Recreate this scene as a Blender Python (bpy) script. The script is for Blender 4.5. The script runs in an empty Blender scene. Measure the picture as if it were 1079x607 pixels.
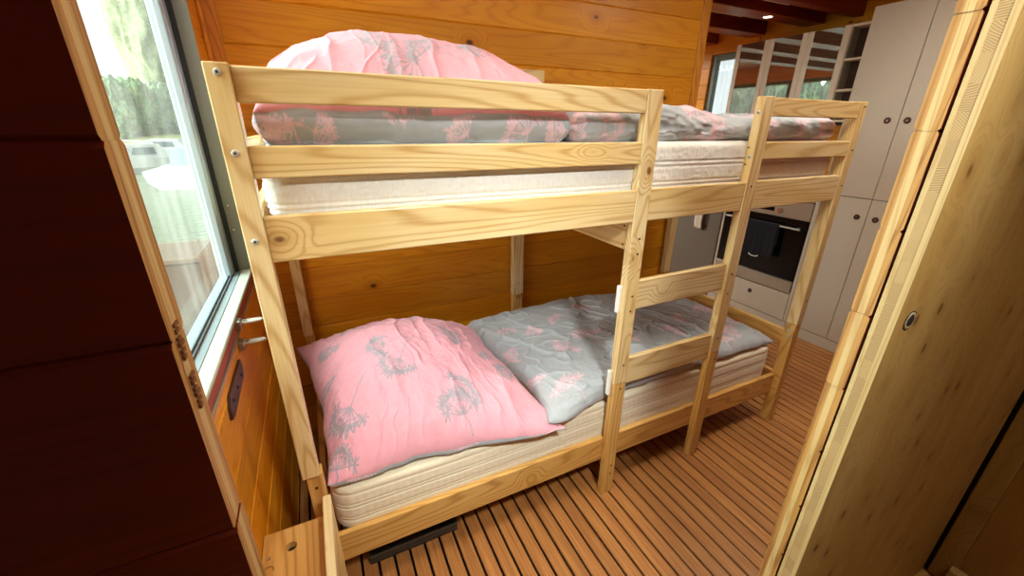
import bpy, bmesh, math, random
import numpy as np
from mathutils import Vector, Matrix
random.seed(4)
S = bpy.context.scene
COL = S.collection
PI = math.pi

# ------------------------------------------------------------------ helpers
def link(o, parent=None):
    COL.objects.link(o)
    if parent is not None:
        o.parent = parent
    return o

def world_loc(o):
    v = Vector((0, 0, 0))
    while o is not None:
        v += o.location
        o = o.parent
    return v

def mesh_obj(name, bm, mats, parent=None, smooth=False, origin=None):
    """links bm (written in world coordinates) as one mesh object"""
    me = bpy.data.meshes.new(name)
    if origin is None:
        origin = world_loc(parent) if parent is not None else Vector((0, 0, 0))
    origin = Vector(origin)
    bm.transform(Matrix.Translation(-origin))
    bm.to_mesh(me); bm.free()
    if not isinstance(mats, (list, tuple)): mats = [mats]
    for m in mats: me.materials.append(m)
    if smooth:
        me.polygons.foreach_set('use_smooth', [True] * len(me.polygons))
    o = bpy.data.objects.new(name, me)
    link(o, parent)
    if parent is None: o.location = origin
    return o

def empty(name, loc):
    o = bpy.data.objects.new(name, None)
    o.location = loc
    o.empty_display_size = .1
    return link(o)

def tag(o, label, cat, group=None, kind=None):
    o['label'] = label; o['category'] = cat
    if group: o['group'] = group
    if kind: o['kind'] = kind
    return o

def struct(o):
    o['kind'] = 'structure'; return o

def BM(): return bmesh.new()

def box(bm, x0, x1, y0, y1, z0, z1, bev=0.0, seg=1, mat=0):
    if x1 < x0: x0, x1 = x1, x0
    r = bmesh.ops.create_cube(bm, size=1.0)
    vs = r['verts']
    for v in vs:
        v.co = Vector((x0 + (v.co.x + .5) * (x1 - x0), y0 + (v.co.y + .5) * (y1 - y0), z0 + (v.co.z + .5) * (z1 - z0)))
    fs = list({f for v in vs for f in v.link_faces})
    for f in fs: f.material_index = mat
    if bev > 0:
        es = list({e for v in vs for e in v.link_edges})
        bmesh.ops.bevel(bm, geom=es, offset=bev, segments=seg, profile=.5, affect='EDGES')
    return bm

def cyl(bm, c, axis, r, h, n=20, r2=None, bev=0, mat=0):
    """cylinder from c along axis for h"""
    axis = Vector(axis).normalized()
    q = Vector((0, 0, 1)).rotation_difference(axis).to_matrix().to_4x4()
    m = Matrix.Translation(Vector(c) + axis * h / 2) @ q
    rr = bmesh.ops.create_cone(bm, cap_ends=True, segments=n, radius1=r, radius2=r if r2 is None else r2, depth=h, matrix=m)
    fs = {f for v in rr['verts'] for f in v.link_faces}
    for f in fs: f.material_index = mat
    if bev > 0:
        es = [e for e in {e for v in rr['verts'] for e in v.link_edges} if any(len(f.verts) > 4 for f in e.link_faces)]
        bmesh.ops.bevel(bm, geom=es, offset=bev, segments=2, profile=.5, affect='EDGES')
    return bm

def ring(bm, c, axis, r0, r1, h, n=28, mat=0):
    axis = Vector(axis).normalized()
    q = Vector((0, 0, 1)).rotation_difference(axis).to_matrix()
    rows = []
    for i in range(n):
        a = 2 * PI * i / n
        d = Vector((math.cos(a), math.sin(a), 0))
        rows.append([bm.verts.new(Vector(c) + q @ (d * r + Vector((0, 0, z)))) for r, z in ((r0, 0), (r1, 0), (r1, h * .6), ((r0 + r1) / 2, h), (r0, h * .6))])
    for i in range(n):
        a, b = rows[i], rows[(i + 1) % n]
        for k in range(5):
            f = bm.faces.new((a[k], b[k], b[(k + 1) % 5], a[(k + 1) % 5])); f.material_index = mat
    return bm

def tube(bm, pts, r, n=8, mat=0):
    pts = [Vector(p) for p in pts]
    rings = []
    up = Vector((0, 0, 1))
    for i, p in enumerate(pts):
        t = (pts[min(i + 1, len(pts) - 1)] - pts[max(i - 1, 0)]).normalized()
        s = t.cross(up)
        if s.length < 1e-3: s = t.cross(Vector((1, 0, 0)))
        s.normalize(); u = s.cross(t)
        rings.append([bm.verts.new(p + (s * math.cos(2 * PI * k / n) + u * math.sin(2 * PI * k / n)) * r) for k in range(n)])
    for a, b in zip(rings, rings[1:]):
        for k in range(n):
            f = bm.faces.new((a[k], a[(k + 1) % n], b[(k + 1) % n], b[k])); f.material_index = mat
    bm.faces.new(rings[0][::-1]); bm.faces.new(rings[-1])
    return bm

def prism(bm, poly, axis, a, b, mat=0):
    """poly: 2D points, extruded along axis (0,1,2) from a to b; poly coords are the two other axes in order"""
    def P(p, h):
        l = list(p); l.insert(axis, h); return Vector(l)
    A = [bm.verts.new(P(p, a)) for p in poly]; B = [bm.verts.new(P(p, b)) for p in poly]
    n = len(poly)
    fs = [bm.faces.new(A[::-1]), bm.faces.new(B)]
    for i in range(n):
        fs.append(bm.faces.new((A[i], A[(i + 1) % n], B[(i + 1) % n], B[i])))
    for f in fs: f.material_index = mat
    bmesh.ops.recalc_face_normals(bm, faces=fs)
    return bm

# ------------------------------------------------------------------ materials
def lin(c):
    return tuple(((v / 255) / 12.92 if v / 255 <= .04045 else ((v / 255 + .055) / 1.055) ** 2.4) for v in c) + (1,)

class N:
    def __init__(s, name):
        s.m = bpy.data.materials.new(name); s.m.use_nodes = True
        s.t = s.m.node_tree; s.t.nodes.clear()
        s.out = s.t.nodes.new('ShaderNodeOutputMaterial')
    def n(s, typ, ins=None, **kw):
        nd = s.t.nodes.new(typ)
        for k, v in kw.items(): setattr(nd, k, v)
        for k, v in (ins or {}).items(): s.set(nd.inputs[k], v)
        return nd
    def set(s, sock, v):
        if isinstance(v, bpy.types.NodeSocket): s.t.links.new(v, sock)
        elif isinstance(v, bpy.types.Node): s.t.links.new(v.outputs[0], sock)
        else: sock.default_value = v
    def math(s, op, a, b=0.0, c=None, clamp=False):
        nd = s.t.nodes.new('ShaderNodeMath'); nd.operation = op; nd.use_clamp = clamp
        s.set(nd.inputs[0], a); s.set(nd.inputs[1], b)
        if c is not None: s.set(nd.inputs[2], c)
        return nd.outputs[0]
    def vmath(s, op, a, b):
        nd = s.t.nodes.new('ShaderNodeVectorMath'); nd.operation = op
        s.set(nd.inputs[0], a); s.set(nd.inputs[1], b)
        return nd.outputs[0]
    def mix(s, f, a, b, blend='MIX'):
        nd = s.t.nodes.new('ShaderNodeMix'); nd.data_type = 'RGBA'; nd.blend_type = blend
        s.set(nd.inputs[0], f); s.set(nd.inputs[6], a); s.set(nd.inputs[7], b)
        return nd.outputs[2]
    def smooth(s, v, a, b):
        nd = s.t.nodes.new('ShaderNodeMapRange'); nd.interpolation_type = 'SMOOTHSTEP'
        s.set(nd.inputs[0], v); nd.inputs[1].default_value = a; nd.inputs[2].default_value = b
        nd.inputs[3].default_value = 0; nd.inputs[4].default_value = 1
        return nd.outputs[0]
    def bsdf(s, color, rough=.5, metal=0.0, spec=.5, bump=None, bstr=.2, bdist=.002, **extra):
        b = s.t.nodes.new('ShaderNodeBsdfPrincipled')
        s.set(b.inputs['Base Color'], color); s.set(b.inputs['Roughness'], rough)
        s.set(b.inputs['Metallic'], metal); s.set(b.inputs['Specular IOR Level'], spec)
        for k, v in extra.items(): s.set(b.inputs[k.replace('_', ' ')], v)
        if bump is not None:
            bp = s.n('ShaderNodeBump', {'Strength': bstr, 'Distance': bdist, 'Height': bump})
            s.set(b.inputs['Normal'], bp.outputs[0])
        s.t.links.new(b.outputs[0], s.out.inputs[0])
        return s.m

def plain(name, c, rough=.5, metal=0.0, spec=.5, noise=.04, scale=40, **kw):
    k = N(name)
    tc = k.n('ShaderNodeTexCoord')
    nz = k.n('ShaderNodeTexNoise', {'Vector': tc.outputs['Object'], 'Scale': scale, 'Detail': 3.0})
    f = k.math('MULTIPLY_ADD', nz.outputs[0], noise * 2, 1 - noise)
    col = k.vmath('MULTIPLY', lin(c)[:3], k.n('ShaderNodeCombineXYZ', {0: f, 1: f, 2: f}))
    return k.bsdf(col, rough, metal, spec, bump=nz.outputs[0], bstr=.08, bdist=.001, **kw)

def wood(name, c_light, c_mid, c_dark, axis=0, grain=1.0, knots=.6, rough=.45, spec=.4, coat=0.0,
         pitch=None, pz=0.0, paxis=2, knot_c=None, contrast=1.0, across=1.0, kscale=1.0, var=.12, flat=1, kr=1.0):
    """pine: contour-like growth lines along 'axis', fibres, knots; pitch = board-by-board offset"""
    k = N(name)
    tc = k.n('ShaderNodeTexCoord'); oi = k.n('ShaderNodeObjectInfo')
    off = k.math('MULTIPLY', oi.outputs['Random'], 37.0)
    base = k.vmath('ADD', tc.outputs['Object'], k.n('ShaderNodeCombineXYZ', {0: off, 1: off, 2: off}))
    board = None
    if pitch:
        sp = k.n('ShaderNodeSeparateXYZ', {0: tc.outputs['Object']})
        idx = k.math('FLOOR', k.math('DIVIDE', k.math('SUBTRACT', sp.outputs[paxis], pz), pitch))
        wn = k.n('ShaderNodeTexWhiteNoise', {'W': idx}, noise_dimensions='1D')
        board = wn.outputs[0]
        o2 = k.math('MULTIPLY', board, 23.0)
        base = k.vmath('ADD', base, k.n('ShaderNodeCombineXYZ', {0: o2, 1: o2, 2: o2}))
    def sc(al, ac):
        v = [ac] * 3; v[axis] = al; return tuple(v)
    # knots
    kvv = list(sc(4.2 * kscale, 6.5 * kscale))
    if flat == axis: flat = (axis + 1) % 3
    kvv[flat] = .02
    kv = k.vmath('MULTIPLY', base, tuple(kvv))
    vo = k.n('ShaderNodeTexVoronoi', {'Vector': kv, 'Scale': 1.0, 'Randomness': 1.0}, voronoi_dimensions='3D')
    d = k.math('DIVIDE', vo.outputs['Distance'], kr)
    sel = k.n('ShaderNodeSeparateColor', {0: vo.outputs['Color']})
    keep = k.math('LESS_THAN', sel.outputs[0], knots)
    near = k.math('MULTIPLY', k.math('SUBTRACT', 1.0, k.smooth(d, 0.0, .34)), keep)
    core = k.math('MULTIPLY', k.math('SUBTRACT', 1.0, k.smooth(d, .03, .07)), keep)
    # growth contours
    g = k.n('ShaderNodeTexNoise', {'Vector': k.vmath('MULTIPLY', base, sc(.55 * grain, 7.0 * across)), 'Scale': 1.0, 'Detail': 1.5, 'Roughness': .45})
    g2 = k.n('ShaderNodeTexNoise', {'Vector': k.vmath('MULTIPLY', base, sc(4.0 * grain, 30.0)), 'Scale': 1.0, 'Detail': 2.0})
    v = k.math('ADD', k.math('MULTIPLY', g.outputs[0], 24.0), k.math('MULTIPLY', near, 4.0))
    v = k.math('ADD', v, k.math('MULTIPLY', g2.outputs[0], .55))
    s = k.math('MULTIPLY_ADD', k.math('SINE', k.math('MULTIPLY', v, 2 * PI)), .5, .5)
    s = k.math('POWER', s, 4.0)
    fib = k.n('ShaderNodeTexNoise', {'Vector': k.vmath('MULTIPLY', base, sc(5.0, 240.0)), 'Scale': 1.0, 'Detail': 3.0, 'Roughness': .6})
    blot = k.n('ShaderNodeTexNoise', {'Vector': k.vmath('MULTIPLY', base, sc(2.0, 9.0)), 'Scale': 1.0, 'Detail': 2.0})
    t = k.math('ADD', k.math('MULTIPLY', s, .60 * contrast), k.math('MULTIPLY', k.math('SUBTRACT', fib.outputs[0], .4), .75 * contrast), clamp=True)
    col = k.mix(k.smooth(blot.outputs[0], .3, .72), lin(c_light), lin(c_mid))
    col = k.mix(t, col, lin(c_dark))
    kc = knot_c or tuple(int(v_ * .45) for v_ in c_dark)
    halo = k.math('MULTIPLY', k.math('SUBTRACT', 1.0, k.smooth(d, .08, .2)), keep)
    col = k.mix(k.math('MULTIPLY', halo, .35), col, lin(c_dark))
    col = k.mix(k.math('MULTIPLY', core, .9), col, lin(kc))
    if board is not None:
        f = k.math('MULTIPLY_ADD', board, var * 2, 1 - var)
        col = k.vmath('MULTIPLY', col, k.n('ShaderNodeCombineXYZ', {0: f, 1: f, 2: f}))
    kw = {'Coat_Weight': coat, 'Coat_Roughness': .18} if coat else {}
    return k.bsdf(col, rough, 0.0, spec, bump=k.math('ADD', fib.outputs[0], k.math('MULTIPLY', s, .5)), bstr=.18, bdist=.0006, **kw)

PL, PM, PD = (234, 211, 160), (226, 192, 126), (188, 140, 72)
pine = [wood('pine_%s' % a, PL, PM, PD, i, knots=.3, rough=.42, coat=.12, knot_c=(110, 66, 30)) for i, a in enumerate('xyz')]
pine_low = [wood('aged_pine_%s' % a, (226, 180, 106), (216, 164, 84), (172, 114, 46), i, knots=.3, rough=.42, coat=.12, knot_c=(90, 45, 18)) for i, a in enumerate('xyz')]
SL, SM, SD = (224, 152, 30), (212, 136, 16), (176, 90, 6)
PITCH, PZ = .1345, .0115
stain_x = wood('stained_boards_x', SL, SM, SD, 0, knots=.5, rough=.45, coat=.06, spec=.25, contrast=.5, kr=1.3, pitch=PITCH, pz=PZ, knot_c=(70, 18, 4))
stain_y = wood('stained_boards_y', SL, SM, SD, 1, flat=0, knots=.35, rough=.45, coat=.06, spec=.25, contrast=.6, pitch=PITCH, pz=PZ, knot_c=(70, 18, 4))
stain_shaded = wood('shaded_stained_boards', (110, 32, 8), (98, 25, 5), (74, 15, 3), 0, knots=.3, rough=.5, knot_c=(40, 12, 4), contrast=.6)  # same stain as the other walls, darkened to paint the near wall's shade
stain_z = wood('stained_trim', (212, 140, 40), (200, 124, 26), (160, 84, 12), 2, knots=.3, rough=.4, coat=.2, knot_c=(70, 18, 4))
stain_beam = wood('stained_beam', (150, 52, 14), (134, 40, 10), (96, 22, 5), 0, knots=.2, rough=.45, coat=.1)
raw_end = wood('sawn_board_edge', (192, 144, 80), (180, 130, 62), (136, 84, 34), 2, knots=.12, rough=.6, contrast=1.1, across=3)
raw_core = wood('sawn_core_edge', (210, 180, 124), (202, 168, 106), (166, 124, 66), 2, knots=.1, rough=.6, contrast=.7, across=2)
spruce_face = wood('spruce_panel', (180, 146, 88), (168, 130, 70), (140, 98, 46), 2, knots=.85, rough=.5, contrast=.5, kscale=2.6, across=.6, kr=2.4, knot_c=(96, 56, 22))
spruce_edge = wood('spruce_edge', (204, 176, 122), (196, 164, 106), (164, 124, 70), 2, knots=.05, rough=.6, contrast=.7, across=3)

def endgrain_mat():
    k = N('end_grain')
    tc = k.n('ShaderNodeTexCoord')
    sp = k.n('ShaderNodeSeparateXYZ', {0: tc.outputs['Object']})
    idx = k.math('FLOOR', k.math('DIVIDE', sp.outputs[2], .031))
    wn = k.n('ShaderNodeTexWhiteNoise', {'W': idx}, noise_dimensions='1D')
    slope = k.math('MULTIPLY_ADD', wn.outputs[0], 3.6, -1.8)
    nz = k.n('ShaderNodeTexNoise', {'Vector': tc.outputs['Object'], 'Scale': 30.0, 'Detail': 2.0})
    v = k.math('ADD', sp.outputs[2], k.math('MULTIPLY', sp.outputs[1], slope))
    v = k.math('ADD', v, k.math('MULTIPLY', nz.outputs[0], .008))
    s = k.math('MULTIPLY_ADD', k.math('SINE', k.math('MULTIPLY', v, 2 * PI / .0029)), .5, .5)
    s = k.math('MULTIPLY', s, k.math('MULTIPLY_ADD', k.smooth(wn.outputs[0], .0, .5), .6, .4))
    col = k.mix(k.math('MULTIPLY', s, .6), lin((190, 156, 102)), lin((100, 70, 38)))
    return k.bsdf(col, .65, bump=s, bstr=.2, bdist=.0005)
end_grain = endgrain_mat()

def floor_mat(pitch, x0):
    k = N('teak_decking')
    tc = k.n('ShaderNodeTexCoord')
    sp = k.n('ShaderNodeSeparateXYZ', {0: tc.outputs['Object']})
    idx = k.math('FLOOR', k.math('DIVIDE', k.math('SUBTRACT', sp.outputs[0], x0), pitch))
    wn = k.n('ShaderNodeTexWhiteNoise', {'W': idx}, noise_dimensions='1D')
    o = k.math('MULTIPLY', wn.outputs[0], 31.0)
    base = k.vmath('ADD', tc.outputs['Object'], k.n('ShaderNodeCombineXYZ', {0: o, 1: o, 2: 0.0}))
    f1 = k.n('ShaderNodeTexNoise', {'Vector': k.vmath('MULTIPLY', base, (150, 4, 1)), 'Scale': 1.0, 'Detail': 4.0, 'Roughness': .65})
    f2 = k.n('ShaderNodeTexNoise', {'Vector': k.vmath('MULTIPLY', base, (24, 2.2, 1)), 'Scale': 1.0, 'Detail': 2.0})
    sp2 = k.n('ShaderNodeTexVoronoi', {'Vector': k.vmath('MULTIPLY', base, (420, 90, 1)), 'Scale': 1.0})
    col = k.mix(k.smooth(f1.outputs[0], .25, .75), lin((196, 134, 72)), lin((150, 92, 44)))
    col = k.mix(k.math('MULTIPLY', k.smooth(f2.outputs[0], .4, .75), .35), col, lin((146, 76, 34)))
    col = k.mix(k.math('MULTIPLY', k.math('SUBTRACT', 1.0, k.smooth(sp2.outputs[0], .1, .3)), .25), col, lin((96, 42, 18)))
    f = k.math('MULTIPLY_ADD', wn.outputs[0], .22, .86)
    col = k.vmath('MULTIPLY', col, k.n('ShaderNodeCombineXYZ', {0: f, 1: f, 2: f}))
    return k.bsdf(col, .42, spec=.45, bump=f1.outputs[0], bstr=.25, bdist=.0008)

def fabric_mat(name, rough=.85, sheen=.25):
    k = N(name)
    at = k.n('ShaderNodeAttribute', attribute_name='Col')
    tc = k.n('ShaderNodeTexCoord')
    nz = k.n('ShaderNodeTexNoise', {'Vector': tc.outputs['Object'], 'Scale': 900.0, 'Detail': 2.0})
    n2 = k.n('ShaderNodeTexNoise', {'Vector': tc.outputs['Object'], 'Scale': 60.0, 'Detail': 4.0, 'Roughness': .6})
    f = k.math('MULTIPLY_ADD', n2.outputs[0], .14, .93)
    col = k.vmath('MULTIPLY', at.outputs['Color'], k.n('ShaderNodeCombineXYZ', {0: f, 1: f, 2: f}))
    h = k.math('ADD', nz.outputs[0], k.math('MULTIPLY', n2.outputs[0], 2.2))
    return k.bsdf(col, rough, spec=.2, bump=h, bstr=.35, bdist=.0016, Sheen_Weight=sheen)

white_lacquer = plain('greige_lacquer', (200, 188, 168), .35, spec=.4, noise=.015)
cream_stile = plain('cream_lacquer', (236, 226, 204), .4, noise=.02)
groove_dark = plain('shadow_gap', (40, 28, 22), .8)
black_gloss = plain('black_oven_glass', (5, 5, 7), .2, spec=.25, noise=.0)
black_matt = plain('black_plastic', (18, 17, 17), .6)
steel = plain('brushed_steel', (166, 156, 138), .3, metal=.6, noise=.03, scale=80)
chrome = plain('chrome', (200, 200, 200), .18, metal=1.0, noise=.02)
bolt_metal = plain('bolt_zinc', (196, 196, 188), .3, metal=.35)
zinc = plain('zinc_metal', (176, 170, 156), .32, metal=.85, noise=.08, scale=160)
dark_metal = plain('dark_bronze_metal', (74, 50, 40), .4, metal=.5, noise=.15, scale=120)
fridge_grey = plain('fridge_grey', (112, 104, 92), .45, metal=.25, noise=.03, scale=18)
grey_jamb = plain('grey_green_jamb', (112, 118, 106), .5, noise=.05, scale=30)
blue_frame = plain('pale_blue_frame', (150, 168, 174), .35, metal=.2, noise=.03)
seal_black = plain('rubber_seal', (22, 28, 26), .7)
sill_white = plain('sill_white', (178, 186, 170), .35, noise=.03)
sill_pale = plain('sill_pale_blue', (130, 146, 152), .3, noise=.03)
red_paint = plain('red_oxide_paint', (150, 58, 36), .5, noise=.08)
white_plastic = plain('white_plastic', (240, 234, 222), .5)
white_cloth = plain('white_cotton', (228, 216, 198), .9, noise=.1, scale=70)
navy_cloth = plain('navy_cotton', (10, 11, 20), .95, noise=.15, scale=120)
ceil_mat = wood('ceiling_boards', (176, 86, 26), (160, 70, 16), (120, 44, 8), 1, knots=.2, rough=.5, pitch=.1345, paxis=0)
camroom_wall = plain('pale_plaster', (180, 168, 150), .8)

def glass_mat(name, tint=(1, 1, 1, 1), refl=.08, haze=.11):
    k = N(name)
    tr = k.n('ShaderNodeBsdfTransparent', {'Color': tint})
    gl = k.n('ShaderNodeBsdfGlossy', {'Color': (1, 1, 1, 1), 'Roughness': .01})
    fr = k.n('ShaderNodeFresnel', {'IOR': 1.3})
    df = k.n('ShaderNodeBsdfDiffuse', {'Color': (.85, .9, .84, 1)}); tl = k.n('ShaderNodeBsdfTranslucent', {'Color': (.85, .9, .84, 1)})
    tcc = k.n('ShaderNodeTexCoord'); nz = k.n('ShaderNodeTexNoise', {'Vector': k.vmath('MULTIPLY', tcc.outputs['Object'], (1, 22, 3)), 'Scale': 1.0, 'Detail': 4.0})
    haze_film = k.n('ShaderNodeMixShader', {0: .7, 1: df.outputs[0], 2: tl.outputs[0]})
    base_ = k.n('ShaderNodeMixShader', {0: k.math('MULTIPLY', k.smooth(nz.outputs[0], .1, .9), haze), 1: tr.outputs[0], 2: haze_film.outputs[0]})  # streaky diffuse film paints a haze over the view outside
    mx = k.n('ShaderNodeMixShader', {0: k.math('MULTIPLY', fr.outputs[0], refl), 1: base_.outputs[0], 2: gl.outputs[0]})
    k.t.links.new(mx.outputs[0], k.out.inputs[0])
    return k.m
win_glass = glass_mat('window_glass', (.93, .97, .94, 1))
def cab_glass():
    k = N('tinted_cabinet_glass')
    df = k.n('ShaderNodeBsdfDiffuse', {'Color': lin((112, 110, 88))})
    gl = k.n('ShaderNodeBsdfGlossy', {'Color': (.9, .92, .85, 1), 'Roughness': .015})
    mx = k.n('ShaderNodeMixShader', {0: .6, 1: df.outputs[0], 2: gl.outputs[0]})
    k.t.links.new(mx.outputs[0], k.out.inputs[0]); return k.m
cab_pane = cab_glass()

def emit(name, c, s):
    k = N(name)
    e = k.n('ShaderNodeEmission', {'Color': lin(c), 'Strength': s})
    k.t.links.new(e.outputs[0], k.out.inputs[0]); return k.m
lamp_glow = emit('lamp_glow', (255, 236, 205), 6.0)

# ------------------------------------------------------------------ camera
F, CAM = 426.919, Vector((0, -.93, 1.37454))
Rr = ((0.9019715344, -0.4317251998, 0.0077912102), (-0.1531178539, -0.3366648408, -0.9290918726), (0.4037354009, 0.8368214485, -0.3697669392))
cd = bpy.data.cameras.new('camera'); cam = bpy.data.objects.new('camera', cd); COL.objects.link(cam)
cd.sensor_fit = 'HORIZONTAL'; cd.sensor_width = 36; cd.lens = F / 1079 * 36; cd.clip_start = .02; cd.clip_end = 500
m3 = Matrix((Rr[0], tuple(-v for v in Rr[1]), tuple(-v for v in Rr[2]))).transposed()
cam.matrix_world = Matrix.Translation(CAM) @ m3.to_4x4()
S.camera = cam

# ------------------------------------------------------------------ room shell
WX, WY = -.24, .872         # inner faces of the outer left wall and of the partition behind the bed
CZ = 2.25
FAR = 5.2; RX = 3.5; NEARY = -.648; NEARY2 = -.6745

def boards(bm, run, lo, hi, f0, f1, seams, openings=(), bev=.004, mat=0):
    """horizontal tongue-and-groove boards. run: axis they run along; f0..f1 thickness on the other axis"""
    for z0, z1 in zip(seams, seams[1:]):
        segs = [(lo, hi, z0, z1)]
        for (a, b, c, d) in openings:
            new = []
            for (p, q, r, s) in segs:
                if b <= p or a >= q or d <= r or c >= s: new.append((p, q, r, s)); continue
                if a > p: new.append((p, a, r, s))
                if b < q: new.append((b, q, r, s))
                if c > r: new.append((max(a, p), min(b, q), r, c))
                if d < s: new.append((max(a, p), min(b, q), d, s))
            segs = new
        for (p, q, r, s) in segs:
            if q - p < .003 or s - r < .003: continue
            bv = min(bev, (s - r) * .3, (q - p) * .3)
            if run == 0: box(bm, p, q, f0, f1, r, s, bv, mat=mat)
            else: box(bm, f0, f1, p, q, r, s, bv, mat=mat)

def seams_for(z0, z1, base=PZ, pitch=PITCH):
    n = math.ceil((z0 - base) / pitch)
    out = [z0]
    while base + n * pitch < z1 - .01:
        if base + n * pitch > z0 + .01: out.append(base + n * pitch)
        n += 1
    return out + [z1]

# floor: decking strips with dark caulk gaps
FP, FX0 = .0522, .11 - .0522 * 80
bm = BM()
i0 = int((-.24 - FX0) / FP); x = FX0 + i0 * FP
while x < RX:
    box(bm, max(x + .0042, -.236), min(x + FP - .0042, RX), NEARY - .02, FAR, -.0104, 0, .001)
    x += FP
floor = struct(mesh_obj('floor', bm, floor_mat(FP, FX0)))
bm = BM(); box(bm, WX - .08, RX + .05, NEARY - .01, FAR + .05, -.06, -.0105)
sub = struct(mesh_obj('floor_caulking', bm, plain('caulk_black', (9, 5, 4), .8, spec=.1), floor))

# ceiling and beams
bm = BM(); box(bm, WX - .085, RX + .1, NEARY, FAR + .1, CZ, CZ + .05); box(bm, -1.3, RX + .1, -3.1, NEARY, CZ, CZ + .05)
struct(mesh_obj('ceiling', bm, ceil_mat))

# back partition behind the bed
PX = 1.95
bm = BM(); boards(bm, 0, WX, PX, WY, WY + .06, seams_for(0, CZ))
wall_back = struct(mesh_obj('wall_back', bm, stain_x))
bm = BM(); box(bm, PX, PX + .055, WY - .004, WY + .064, 0, CZ, .003)
struct(mesh_obj('trim_1', bm, stain_z))
bm = BM(); box(bm, WX + .001, WX + .045, WY - .014, WY - .0005, 0, CZ, .003)
struct(mesh_obj('trim_2', bm, stain_z))
bm = BM(); box(bm, WX + .0005, WX + .012, WY - .060, WY - .015, 0, CZ, .003)
struct(mesh_obj('trim_3', bm, stain_z))

# outer left wall with two windows
W1 = (-.60, .665, .905, 2.0)
W3 = (2.2, 4.6, .90, 2.04)
bm = BM(); boards(bm, 1, NEARY, FAR, WX - .085, WX, seams_for(0, CZ), [W1, W3])
wall_left = struct(mesh_obj('wall_left', bm, stain_y))
# right (kitchen) wall with a window
W2 = (1.50, 2.12, 1.05, 2.0)
bm = BM(); boards(bm, 1, -3.1, FAR, RX, RX + .085, seams_for(0, CZ), [W2])
struct(mesh_obj('wall_right', bm, stain_y))
bm = BM(); boards(bm, 0, WX, RX, FAR, FAR + .08, seams_for(0, CZ))
struct(mesh_obj('wall_far', bm, stain_x))
# the room the photograph was taken from
bm = BM(); box(bm, -1.3, RX, -3.1, -3.0, 0, CZ)
struct(mesh_obj('wall_rear', bm, camroom_wall))
bm = BM(); box(bm, -1.3, -1.2, -3.0, NEARY, 0, CZ)
struct(mesh_obj('wall_side', bm, camroom_wall))
bm = BM(); box(bm, -1.3, WX - .085, NEARY, NEARY + .08, 0, CZ)
struct(mesh_obj('wall_outer_corner', bm, stain_x))

# near partition (doorway): three-ply log boards, stained outside, sawn edge left raw
def doorway_wall(name, lo, hi, seams, edge_side):
    bm = BM()
    th = (NEARY - NEARY2) / 3
    for z0, z1 in zip(seams, seams[1:]):
        j = random.uniform(-.0012, .0012)
        l, h = (lo, hi + j) if edge_side > 0 else (lo + j, hi)
        for k in range(3):
            y0 = NEARY2 + th * k; y1 = y0 + th
            if k == 1:
                box(bm, l, h, y0, y1, z0, z1, 0, mat=2)
            else:
                # board with a V groove at its edges on the outer face
                g = .003
                yo, yi = (y0, y1) if k == 0 else (y1, y0)
                n0 = len(bm.faces)
                prism(bm, [(yi, z0), (yo + (yi - yo) * .3, z0), (yo, z0 + g), (yo, z1 - g), (yo + (yi - yo) * .3, z1), (yi, z1)], 0, l, h, mat=0)
    bm.faces.ensure_lookup_table()
    for f in bm.faces:
        f.normal_update()
        if abs(f.normal.x) > .9: f.material_index = 2 if f.material_index == 2 else 1
        else: f.material_index = 0
    return struct(mesh_obj(name, bm, [stain_shaded, raw_end, raw_core]))
sl = [0, .10, .225, .35, .475, .60, .73, .86, .99, 1.119, 1.262, 1.367, 1.493, 1.62, 1.75, 1.88, 2.0, CZ]
sr = seams_for(0, CZ, base=1.374 - .1271 * 10, pitch=.1271)
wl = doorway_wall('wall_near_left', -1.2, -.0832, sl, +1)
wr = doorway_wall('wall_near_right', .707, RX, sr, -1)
# merchant stamp printed on the sawn edge
bm = BM()
for zc in (1.268, 1.234):
    for i in range(6):
        z = zc - i * .0042
        box(bm, -.0837, -.0821, NEARY2 + .009, NEARY2 + .0165 - (i % 3) * .0015, z, z + .0022 + (i % 2) * .0006)
st = mesh_obj('printed_stamp', bm, plain('stamp_ink', (122, 74, 42), .8), wl)

# sliding door (three-layer spruce panel) on the near side of the partition, parked to the right of the opening
d1 = empty('door_1', (.708, -.69, 0)); struct(d1)
bm = BM(); box(bm, .7085, 1.645, -.7035, -.6962, .012, 2.12, .0008); mesh_obj('face_ply', bm, spruce_face, d1)
bm = BM(); box(bm, .7082, 1.645, -.6962, -.6842, .012, 2.12); mesh_obj('core_ply', bm, end_grain, d1)
bm = BM(); box(bm, .7078, 1.645, -.6842, -.6775, .012, 2.12, .0008); mesh_obj('back_ply', bm, spruce_edge, d1)
bm = BM(); box(bm, .7075, .7087, -.7034, -.6962, .012, 2.12); mesh_obj('face_ply_edge', bm, spruce_edge, d1)
bm = BM(); ring(bm, (.749, -.7035, 1.118), (0, -1, 0), .0085, .0135, .0012); mesh_obj('pull_ring', bm, plain('brushed_brass', (170, 150, 118), .5, metal=.2), d1, smooth=True)
bm = BM(); cyl(bm, (.749, -.705, 1.118), (0, 1, 0), .0085, .001, 28); mesh_obj('pull_hole', bm, black_matt, d1)
bm = BM(); ring(bm, (.749, -.7035, 1.118), (0, -1, 0), .0135, .0155, .0006); mesh_obj('pull_rim', bm, black_matt, d1)
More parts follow.
